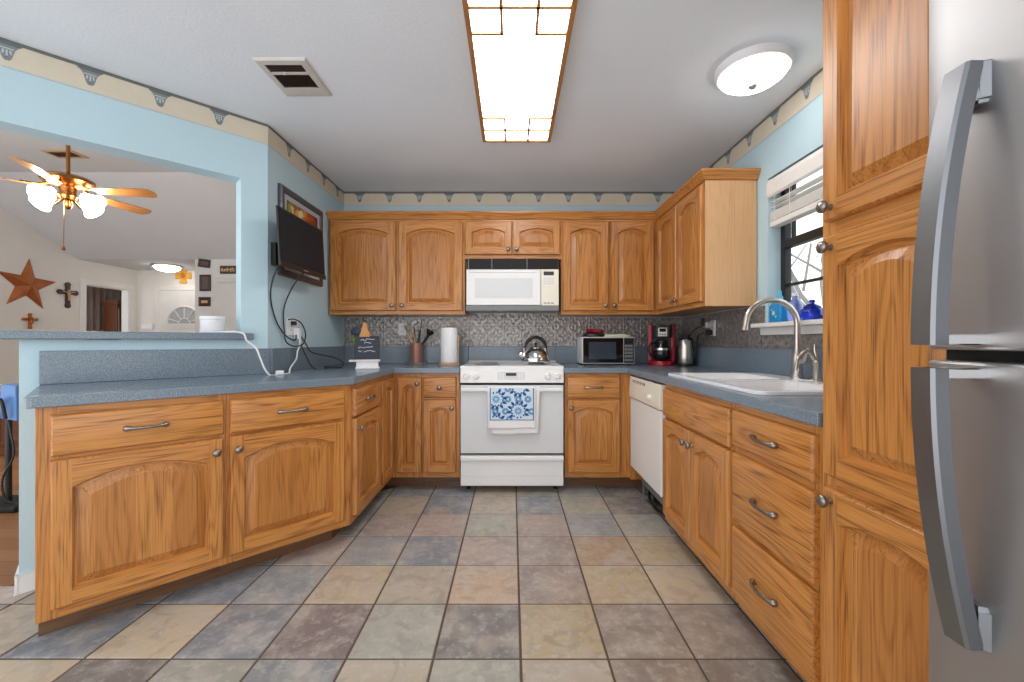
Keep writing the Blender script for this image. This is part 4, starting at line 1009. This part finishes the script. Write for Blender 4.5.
def art_mat():
    n = N('abstract_print'); o = n.obj(); sp = n.node('ShaderNodeSeparateXYZ'); n.link(o, sp.inputs[0]); a = n.noise(o, 9, 3, .6, 1)
    s2 = n.node('ShaderNodeSeparateColor'); n.link(a, s2.inputs[0])
    b_ = n.math('ADD', n.math('MULTIPLY', sp.outputs['X'], 1.9), n.math('MULTIPLY_ADD', s2.outputs[0], .9, .05))
    c = n.ramp(b_, (.12, srgb(96,120,40)), (.30, srgb(200,190,60)), (.45, srgb(224,170,52)), (.60, srgb(196,92,40)), (.78, srgb(120,28,26)))
    c = n.mix(n.ramp(s2.outputs[1], (.52,(0,0,0)),(.60,(1,1,1))), c, srgb(150,84,44)); c = n.mix(n.ramp(s2.outputs[2], (.60,(0,0,0)),(.66,(1,1,1))), c, srgb(226,214,186))
    n.set(c, .5); return n.m
bx(-.215,.215,-.015,-.012,-.215,.215).build('print', art_mat(), pc)
def cord(name, label, pts, r, mat, per=8):
    tag(MB().tube(spline(pts,per), r, 8).build(name, mat, smooth=60), label, 'cord')
OX = -1.478
cord('power_cord', 'black cord hanging from the television\'s left side to the double outlet', [(-1.42,2.56,1.60),(-1.455,2.545,1.50),(-1.478,2.56,1.38),(-1.476,2.62,1.24),(-1.472,2.72,1.155),(-1.455,2.80,1.125),(-1.462,2.83,1.16)], .0045, black_p)
cord('power_cord', 'black cord from the television\'s middle looping below the double outlet', [(-1.35,2.72,1.57),(-1.42,2.715,1.48),(-1.473,2.70,1.33),(-1.47,2.70,1.17),(-1.455,2.70,1.11),(-1.44,2.77,1.085),(-1.43,2.86,1.10),(-1.44,2.915,1.17),(-1.45,2.88,1.24),(-1.455,2.80,1.265),(-1.46,2.73,1.26)], .0045, black_p)
cord('adapter_cable', 'black cord trailing down over the backsplash onto the counter by the outlet', [(-1.455,2.86,1.17),(-1.43,2.90,1.10),(-1.40,2.93,1.04),(-1.30,3.05,1.00),(-1.245,3.08,.96),(-1.25,3.06,.925),(-1.30,3.02,.921),(-1.34,2.95,.921),(-1.37,2.88,.935),(-1.41,2.85,1.03),(-1.44,2.85,1.10)], .0045, black_p)
tag(MB().tube(spline([(-1.245,3.055,.930),(-1.30,3.015,.930),(-1.33,2.975,.930)],4), .010, 8).build('cord_adapter', black_p, smooth=50), 'black inline adapter lying on the counter in the cord loop', 'adapter')
plg = thing('plug', 'black plug in the upper left socket of the double outlet', 'plug', (-1.481,2.807,1.238), R(90)); bx(-.014,.014,-.03,-.001,-.012,.014).build('block', black_p, plg, bevel=.003)
plg = thing('plug', 'white plug in the lower right socket of the double outlet', 'plug', (-1.481,2.853,1.194), R(90)); bx(-.018,.018,-.035,-.001,-.060,.012).build('block', white_p, plg, bevel=.003)
cord('charging_cable', 'white cord running from the ledge speaker over the edge down to the counter', [(-1.66,2.37,1.172),(-1.60,2.36,1.172),(-1.565,2.37,1.172),(-1.530,2.385,1.160),(-1.515,2.39,1.12),(-1.48,2.415,1.08),(-1.445,2.40,1.02),(-1.42,2.40,.96),(-1.40,2.42,.922),(-1.375,2.45,.921)], .005, white_p)
cord('charging_cable', 'white cord from the counter connector up to the double outlet', [(-1.36,2.475,.923),(-1.36,2.52,.921),(-1.385,2.60,.922),(-1.41,2.66,.95),(-1.435,2.78,1.0),(-1.437,2.80,1.05),(-1.44,2.84,1.10),(-1.455,2.853,1.165)], .005, white_p)
m = MB(); m.box(-.022,.022,-.013,.013,0,.024); tag(m.build('cord_connector', white_p, None, (-1.368,2.462,CZ), R(40), bevel=.005), 'white cord connector block lying on the peninsula counter', 'connector')
# speaker on the ledge
sx0, sy0 = ang(.265,.075)
sk_ = thing('smart_speaker', 'white ribbed smart speaker standing on the bar ledge', 'speaker', (sx0,sy0,1.166))
prof = [(.056,0),(.060,.003)]
for k in range(10): prof += [(.0605,.008+k*.006),(.0590,.011+k*.006)]
prof += [(.0605,.072),(.060,.074)]
MB().lathe(prof, 30).build('body', white_p, sk_, smooth=30)
MB().lathe([(.058,.074),(.062,.077),(.062,.092),(.059,.096),(.001,.097)], 30).build('cap', white_p, sk_, smooth=30)

# ------------------------------------------------------------------ lamps and vents on the kitchen ceiling
lx, ly0, ly1 = .03, 1.47, 2.705; hw = .219; lz = 2.405
bl = thing('ceiling_light', 'long wood-framed fluorescent ceiling light box with lattice corners', 'ceiling light', (lx,(ly0+ly1)/2,CEIL))
hl_ = (ly1-ly0)/2; z0 = lz-CEIL
m = MB(); m.box(-hw,-hw+.022,-hl_,hl_,z0,-.0005); m.box(hw-.022,hw,-hl_,hl_,z0,-.0005); m.build('frame', frame_wood, bl, bevel=.002)
m = MB(); m.box(-hw+.022,hw-.022,-hl_,-hl_+.018,z0,-.0005); m.box(-hw+.022,hw-.022,hl_-.018,hl_,z0,-.0005); m.build('frame_end', frame_wood, bl)
for s_ in (-1,1):
    m = MB(); ya = s_*(hl_-.145); m.box(-hw+.022,hw-.022,ya-.006,ya+.006,z0+.001,z0+.012)
    yb = s_*(hl_-.285)
    for q in (-1,1):
        m.box(min(q*.066,q*(hw-.022)),max(q*.066,q*(hw-.022)),yb-.006,yb+.006,z0+.001,z0+.012)
        m.box(q*.072-.006,q*.072+.006,min(s_*(hl_-.285),s_*(hl_-.018)),max(s_*(hl_-.285),s_*(hl_-.018)),z0+.001,z0+.012)
    m.build('lattice', frame_wood, bl)
bx(-hw+.020,hw-.020,-hl_+.016,hl_-.016,z0+.012,z0+.018).build('diffuser', lamp_glow, bl)
dl = thing('dome_light', 'round white flush-mount ceiling light near the window wall', 'ceiling light', (1.158,2.010,CEIL))
MB().lathe([(.166,0),(.168,-.012),(.164,-.030),(.156,-.038),(.150,-.038),(.001,-.030)], 36).build('trim_ring', white_p, dl, smooth=40)
MB().lathe([(.150,-.036),(.140,-.055),(.112,-.075),(.07,-.088),(.001,-.092)], 36).build('glass_bowl', dome_glow, dl, smooth=60)
MB().lathe([(.012,-.090),(.020,-.094),(.018,-.102),(.008,-.110),(.001,-.112)], 16).build('finial', nickel, dl, smooth=50)
vt = thing('ceiling_vent', 'rectangular white ceiling air vent with dark louvres', 'vent', (-1.087,2.095,CEIL))
m = MB(); vx, vy = .123, .148
L = []
for i_, z in ((0,0),(0,-.004),(.006,-.010),(.034,-.012),(.036,-.001)): L.append([(-vx+i_,-vy+i_,z),(vx-i_,-vy+i_,z),(vx-i_,vy-i_,z),(-vx+i_,vy-i_,z)])
m.loops(L, 0, False, False); m.box(-.09,.09,-.055,-.040,-.012,-.002); m.box(-.09,.09,.070,.115,-.012,-.003); m.build('frame', simple('vent_paint', srgb(206,202,196), .5), vt)
bx(-.09,.09,-.114,.114,-.002,-.0008).build('backing', dark_gap, vt)
for k in range(15):
    x = -.084+k*.012; m = MB(); m.box(x-.0016,x+.0016,-.038,.068,-.010,-.003); m.build('slat', dark_br, vt)
for k in range(4):
    y = -.105+k*.014; MB().box(-.088,.088,y-.0016,y+.0016,-.010,-.003).build('slat', dark_br, vt)
MB().tube([(-.02,-.060,-.012),(-.02,-.062,-.024)], .004, 6).build('lever', white_p, vt)

# ------------------------------------------------------------------ window blind and bottles
bn = thing('window_blind', 'white faux-wood blind pulled up at the top of the kitchen window', 'blind', (1.53,(WY0+WY1)/2,WZ1))
hw_ = (WY1-WY0)/2-.012
bx(-.022,.022,-hw_,hw_,-.045,-.012).build('headrail', black_fr, bn)
m = MB(); m.loops([[(x,y,z) for x,z in ((-.045,-.108),(-.036,-.118),(-.030,-.118),(-.030,-.020),(-.040,-.020),(-.047,-.045))] for y in (-hw_,hw_)]); m.build('valance', blind_m, bn)
m = MB(); m.box(-.03,.02,hw_-.003,hw_+.006,-.108,-.012); m.build('valance_return', blind_m, bn)
for k in range(2):
    z = -.145-k*.032; m = MB(); m.box(-.024,.024,-hw_,hw_,-.0014,.0014); m.xf(0, Matrix.Translation((0,0,z)) @ Matrix.Rotation(R(2),4,'Y')); m.build('slat', blind_m, bn)
for k in range(8):
    z = -.206-k*.0065; MB().box(-.025,.025,-hw_,hw_,z-.0022,z+.0022).build('slat', blind_m, bn)
MB().box(-.027,.027,-hw_,hw_,-.290,-.258).build('bottom_rail', blind_m, bn, bevel=.004)
for y in (-.3,.0,.3,.43): MB().tube([(-.026,y,-.28),(-.026,y,-.04)], .0016, 6).build('ladder_cord', blind_m, bn)
SZ = 1.222
b1 = thing('soap_bottle', 'turquoise and blue labelled soap bottle on the window sill', 'bottle', (1.515,2.365,SZ))
m = MB(); m.loops([[(x*r,y*r,z) for x,y in rrect(-.034,.034,-.055,.055,.018)] for z, r in ((0,.94),(.006,1),(.095,1),(.112,.8),(.125,.42),(.130,.38))]); m.build('body', turq, b1, smooth=50)
m = MB(); m.lathe([(.014,.128),(.016,.132),(.016,.150),(.010,.155),(.009,.178),(.005,.186),(.001,.187)], 14); m.build('cap', simple('aqua_cap', srgb(90,185,225), .3), b1, smooth=40)
m = MB(); m.sphere((-.0335,.004,.055),.016,10); m.sphere((-.0335,-.018,.035),.011,10); m.sphere((-.0335,.02,.075),.010,10)
for k in range(len(m.v)): m.v[k] = (-.0335+(m.v[k][0]+.0335)*.06, m.v[k][1], m.v[k][2])
m.build('label', simple('label_flowers', srgb(190,225,190), .4, var=.3, vs=60), b1, smooth=50)
b2 = thing('lilac_bottle', 'translucent lilac bottle on the sill behind the faucet arch', 'bottle', (1.520,2.245,SZ))
MB().lathe([(.032,0),(.035,.004),(.036,.05),(.034,.085),(.024,.110),(.014,.122),(.013,.140)], 22).build('body', lilac, b2, smooth=50)
MB().lathe([(.015,.138),(.015,.155),(.002,.157)], 14).build('cap', white_p, b2, smooth=40)
b3 = thing('cobalt_jar', 'squat cobalt blue cut-glass jar with lid on the window sill', 'jar', (1.515,2.110,SZ))
m = MB(); L = []
for z, r in ((0,.040),(.004,.045),(.030,.052),(.052,.050),(.066,.036)): L.append([(r*(1+.05*cos(8*a))*cos(a), r*(1+.05*cos(8*a))*sin(a), z) for a in [2*pi*q/32 for q in range(32)]])
m.loops(L); m.build('body', cobalt, b3, smooth=40)
MB().lathe([(.038,.066),(.040,.070),(.028,.080),(.012,.086),(.010,.092),(.015,.098),(.010,.106),(.001,.108)], 20).build('lid', cobalt, b3, smooth=50)
# trees beyond the window
def tree(x, y, h, seed, label):
    random.seed(seed); t = thing('tree', label, 'tree', (x,y,-.5), 0, 'trees outside the kitchen window'); m = MB(); tips = []
    def br(p, d, L, r, lv):
        q = p+d*L; mid = p+d*L*.5+Vector((random.uniform(-1,1),random.uniform(-1,1),0))*L*.06
        m.tube([p,mid,q],[r,r*.82,r*.66],7)
        if lv == 0: tips.append(q); return
        for k in range(3 if lv > 1 else 4):
            nd = (d+Vector((random.uniform(-1,1),random.uniform(-1,1),random.uniform(-.25,.7)))*.75).normalized(); br(p+d*L*random.uniform(.55,1), nd, L*.66, r*.55, lv-1)
    br(Vector((0,0,0)), Vector((.03,0,1)).normalized(), h*.42, .10, 2)
    m.build('trunk', bark, t, smooth=50); f = MB()
    for tp in tips:
        for k in range(9):
            c_ = tp+Vector((random.gauss(0,.22),random.gauss(0,.22),random.gauss(0,.18))); a = Vector((random.uniform(-1,1),random.uniform(-1,1),random.uniform(-1,1))).normalized(); b_ = a.orthogonal().normalized()
            f.face([c_-a*.05,c_+b_*.025,c_+a*.05,c_-b_*.025])
    f.build('leaves', leaves_m, t)['kind'] = 'stuff'
tree(6.4,8.6,5.5,5,'bare-branched tree seen low through the kitchen window')
tree(9.5,14.0,7.5,9,'farther pale tree seen through the kitchen window')
tree(8.0,5.2,6.0,14,'bare tree hidden mostly behind the pantry side of the kitchen window')

# ------------------------------------------------------------------ living room beyond the half wall
fan = thing('ceiling_fan', 'brass ceiling fan with oak blades and four lit glass shades in the living room', 'ceiling fan', (-3.77,3.55,3.18))
MB().lathe([(.065,0),(.07,-.01),(.05,-.05),(.016,-.07)], 20).build('canopy', brass, fan, smooth=40)
MB().tube([(0,0,-.05),(0,0,-.66)], .014, 12).build('downrod', brass, fan, smooth=60)
MB().lathe([(.016,-.63),(.05,-.655),(.140,-.67),(.170,-.69),(.170,-.715),(.12,-.745),(.06,-.76),(.05,-.80),(.06,-.83),(.045,-.86),(.001,-.865)], 28).build('motor', brass, fan, smooth=40)
for k in range(5):
    a = R(8+72*k); m = MB(); P = [(.20,-.046),(.60,-.070),(.645,-.062),(.668,-.020),(.668,.020),(.645,.062),(.60,.070),(.20,.046)]
    m.prism(P, -.004, .004); m.xf(0, Matrix.Translation((0,0,-.775)) @ Matrix.Rotation(R(-13),4,'X')); bl_ = m.build('blade', fan_wood, fan, (0,0,0), a, bevel=.002)
    m = MB(); m.tube([(.10,0,-.735),(.16,0,-.765),(.24,0,-.768)],[.012,.010,.008],8); m.lathe([(.03,0),(.03,.004)],12,(.25,0,-.772)); m.build('blade_iron', brass, bl_, smooth=50)
for k in range(4):
    a = R(2+90*k); d = Vector((cos(a),sin(a),0))
    m = MB(); m.tube(spline([d*.04+Vector((0,0,-.85)),d*.11+Vector((0,0,-.90)),d*.15+Vector((0,0,-.87)),d*.165+Vector((0,0,-.835))],4), .007, 8); ar = m.build('lamp_arm', brass, fan, smooth=60)
    m = MB(); m.lathe([(.020,0),(.030,.01),(.042,.05),(.058,.095),(.078,.130),(.074,.130),(.054,.095),(.036,.05),(.016,.014)], 20)
    q = (d*.85+Vector((0,0,-.52))).normalized().to_track_quat('Z','Y').to_matrix().to_4x4(); m.xf(0, Matrix.Translation(d*.12+Vector((0,0,-.825))) @ q); m.build('glass_shade', fan_glow, ar, smooth=60)
m = MB(); m.lathe([(.001,-.865),(.022,-.87),(.03,-.90),(.018,-.935),(.001,-.945)],16); m.build('finial', brass, fan, smooth=50)
m = MB(); m.tube([(.0,-.03,-.90),(.0,-.035,-1.26)], .003, 6); m.lathe([(.004,0),(.010,-.015),(.014,-.03),(.001,-.036)],10,(0,-.035,-1.26)); m.build('pull_chain', brass, fan, smooth=50)
rv = thing('ceiling_register', 'dark ceiling air register behind the fan rod in the living room', 'vent', (-4.92,4.60,3.18))
m = MB(); L = []
for i_, z in ((0,0),(0,-.008),(.035,-.012),(.037,-.001)): L.append([(-.17+i_,-.10+i_,z),(.17-i_,-.10+i_,z),(.17-i_,.10-i_,z),(-.17+i_,.10-i_,z)])
m.loops(L,0,False,False); m.build('frame', tan_m, rv); bx(-.135,.135,-.065,.065,-.003,-.001).build('backing', dark_gap, rv)
for k in range(6): bx(-.135,.135,-.055+k*.021-.003,-.055+k*.021+.003,-.010,-.003).build('slat', dark_br, rv)
# barn star
ss = MB(); N10 = []
for k in range(10):
    a = R(94+36*k); r = .385 if k % 2 == 0 else .150; N10.append((0,-r*cos(a),r*sin(a)))
ss.v = [(0.065,0,0)]+N10+[(-.0,0,0)]
for k in range(10):
    j = (k+1) % 10; ss.f += [[0,1+k,1+j],[11,1+j,1+k]]; ss.m += [0,0]
st_ = ss.build('barn_star', rust, None, (SW+.004,5.86,1.905)); tag(st_, 'large faceted copper barn star on the living room wall', 'star')
def cross(name, label, y, z, h, wd, t, mat, figure):
    c_ = thing(name, label, 'cross', (SW+.001,y,z), R(90)); m = MB(); m.box(-t/2,t/2,-.022,0,-h/2,h/2); m.box(-wd/2,-t/2,-.022,0,h*.13-t/2,h*.13+t/2); m.box(t/2,wd/2,-.022,0,h*.13-t/2,h*.13+t/2)
    for dx, dz in ((0,h/2),(0,-h/2),(-wd/2,h*.13),(wd/2,h*.13)): m.lathe([(t*.62,0),(t*.62,.024),(t*.4,.026)], 12, (dx*.96,0,dz*.97), 0, '-y')
    m.build('cross_body', mat, c_, bevel=.002)
    m = MB(); m.tube([(0,-.030,-h*.25),(.004,-.032,-.02),(0,-.032,h*.12)], [.010,.016,.020], 8); m.sphere((0,-.034,h*.20),.020,10); m.tube([(-wd*.36,-.028,h*.17),(0,-.03,h*.10),(wd*.36,-.028,h*.17)], .009, 8); m.build('figure', figure, c_, smooth=60)
cross('wall_cross', 'dark wooden crucifix with pale figure beside the bedroom doorway', 6.387, 1.82, .33, .235, .062, dark_br, tan_m)
cross('wall_cross', 'small brown cross below the copper star', 5.886, 1.40, .19, .16, .034, rust, brass)
sc_ = thing('sun_cross', 'golden wooden cross plaque above the front door', 'cross', (-5.95,7.578,2.30))
m = MB(); m.box(-.13,.13,-.02,0,-.052,.052); m.box(-.052,.052,-.02,0,.052,.13); m.box(-.052,.052,-.02,0,-.13,-.052)
for a in range(4):
    m.box(*((-.14,-.10) if a == 0 else (.10,.14) if a == 1 else (-.06,.06)), -.022,.0, *((-.06,.06) if a < 2 else (.10,.14) if a == 2 else (-.14,-.10)))
m.build('cross_body', gold_m, sc_, bevel=.003)
m = MB(); m.lathe([(.05,0),(.048,.012),(.03,.02),(.001,.024)], 20, (0,-.02,0), 0, '-y'); m.tube([(.02,-.045,.035),(.03,-.046,0),(.005,-.046,-.03)], .007, 6); m.build('sun_face', simple('amber', srgb(206,130,36), .4, var=.2, vs=30), sc_, smooth=50)
hd_ = thing('hall_light', 'round flush ceiling light in the entry hall before the front door', 'ceiling light', (-5.84,7.08,2.40))
MB().lathe([(.21,0),(.21,-.02),(.19,-.028),(.001,-.02)], 28).build('trim_ring', nickel, hd_, smooth=40)
MB().lathe([(.185,-.026),(.17,-.06),(.12,-.09),(.05,-.105),(.001,-.107)], 28).build('glass_bowl', hall_glow, hd_, smooth=60)
MB().lathe([(.014,-.105),(.016,-.115),(.001,-.125)], 12).build('finial', nickel, hd_)
th = thing('door_chime', 'flat white box on the hall wall left of the front door', 'box', (-6.60,7.579,1.37))
bx(-.10,.10,-.035,0,-.045,.055).build('cover', white_p, th, bevel=.006); bx(-.08,.08,-.037,-.034,-.03,-.028).build('slot', grey_p, th)
# things on the grey wall
def wallpic(name, label, x, z, w_, h_, tilt, fm_, im, cat='picture'):
    p = thing(name, label, cat, (x,6.549,z)); p.rotation_euler = (0,R(tilt),0); L = []
    for i_, y in ((0,0),(0,-.018),(.010,-.024),(.030,-.018),(.032,-.008)): L.append([(xx,y,zz) for xx,zz in ((-w_/2+i_,-h_/2+i_),(w_/2-i_,-h_/2+i_),(w_/2-i_,h_/2-i_),(-w_/2+i_,h_/2-i_))])
    MB().loops(L,0,True,False).build('frame', fm_, p); bx(-w_/2+.03,w_/2-.03,-.012,-.004,-h_/2+.03,h_/2-.03).build('image', im, p); return p
sepia = simple('sepia_print', srgb(92,78,72), .6, var=.5, vs=25)
wallpic('wall_picture', 'small dark tilted picture, topmost of three by the hall corner', -4.815, 2.335, .185, .125, 8, dark_br, sepia)
wallpic('wall_picture', 'tall brown picture, middle of three by the hall corner', -4.80, 2.03, .172, .255, 0, dark_br, sepia)
q = wallpic('wall_picture', 'dark framed picture with pale centre, lowest of three by the hall corner', -4.81, 1.735, .180, .145, 0, dark_br, black_m)
bx(-.05,.05,-.014,-.011,-.022,.022).build('caption_card', tan_m, q)
pq = thing('wall_plaque', 'brown wooden plaque with pale carved front above the grey door', 'plaque', (-4.44,6.549,2.235))
bx(-.125,.125,-.02,0,-.062,.062).build('board', dark_br, pq, bevel=.004)
m = MB(); random.seed(12)
for k in range(9):
    x = -.098+k*.024; m.tube([(x,-.023,-.040+random.uniform(0,.03)),(x+random.uniform(-.012,.012),-.023,.036-random.uniform(0,.03))], .0085, 6)
m.tube([(-.10,-.021,.0),(-.03,-.022,-.012),(.05,-.022,.006),(.10,-.021,-.01)], .012, 6)
m.build('carving', tan_m, pq)
# seen through the bedroom doorway: curtain and tall oak cupboard
m = MB(); P = []
nC = 90
pts = [(SW-.62+.045*sin(k*.62)+.012*sin(k*1.7), 7.05+.0125*k) for k in range(nC)]
m.prism(pts+[(p[0]-.006,p[1]) for p in reversed(pts)], .02, 2.10)
ct_ = thing('curtain', 'taupe floor-length curtain seen through the bedroom doorway', 'curtain', (0,0,0)); m.build('cloth', curtain_m, ct_, smooth=50)
MB().tube([(SW-.62,7.0,2.12),(SW-.62,8.2,2.12)], .012, 10).build('rod', white_p, ct_, smooth=60)
ar_ = thing('cupboard', 'reddish wooden cupboard standing inside the bedroom doorway', 'cupboard', (SW-.26,7.56,0), R(90))
bx(-.09,.09,0,.24,.05,1.78).build('body', dark_wood, ar_, bevel=.004); bx(-.115,.115,-.03,.25,1.78,1.84).build('cornice', dark_wood, ar_, bevel=.008); bx(-.08,.08,.01,.23,0,.05).build('plinth', dark_wood, ar_)
door_mb(.15,1.60,side=.03,rise=.0).build('door', [dark_wood]*3, ar_, (-.075,0,.10), smooth=25)
# chest and stand on the living room floor
ch = thing('blanket_chest', 'long low dark wooden chest on the living room floor', 'chest', (-4.75,4.10,0))
bx(-.75,.75,0,.5,.06,.50).build('body', dark_wood, ch, bevel=.006); bx(-.78,.78,-.03,.53,.50,.555).build('lid', dark_wood, ch, bevel=.010)
m = MB(); m.box(-.76,.76,-.012,.51,.0,.07); m.build('plinth', dark_wood, ch, bevel=.006)
for x0,x1 in ((-.70,-.26),(-.22,.22),(.26,.70)):
    L = []
    for i_, y in ((0,-.001),(.006,-.010),(.03,-.010),(.04,-.004)): L.append([(x0+i_,y,.13+i_),(x1-i_,y,.13+i_),(x1-i_,y,.45-i_),(x0+i_,y,.45-i_)])
    MB().loops(L).build('panel', dark_wood, ch)
fs = thing('floor_stand', 'black pole stand with a blue head and flat foot beside the half wall end', 'stand', (-3.40,2.84,0))
bx(-.20,.16,-.12,.12,0,.035).build('foot', black_m, fs, bevel=.01); MB().tube([(-.02,0,.03),(-.02,0,.62)], .017, 12).build('pole', black_p, fs, smooth=60)
m = MB(); m.loops([[(-.062,-.03,.60),(.07,-.03,.58),(.07,.05,.58),(-.062,.05,.60)],[(-.030,-.035,.83),(.07,-.035,.82),(.07,.045,.82),(-.030,.045,.83)]]); hd2 = m.build('head', stand_b, fs, bevel=.008)
MB().tube(spline([(-.045,-.045,.60),(-.045,-.065,.68),(-.02,-.07,.73),(.01,-.065,.72),(.02,-.05,.60)],5), .010, 8).build('clip', black_p, hd2, smooth=60)
MB().tube(spline([(.0,-.02,.60),(.03,-.03,.50),(.05,-.03,.35),(.0,-.05,.2),(.02,-.05,.06),(.09,-.03,.036)],6), .006, 8).build('cable', black_p, fs, smooth=60)
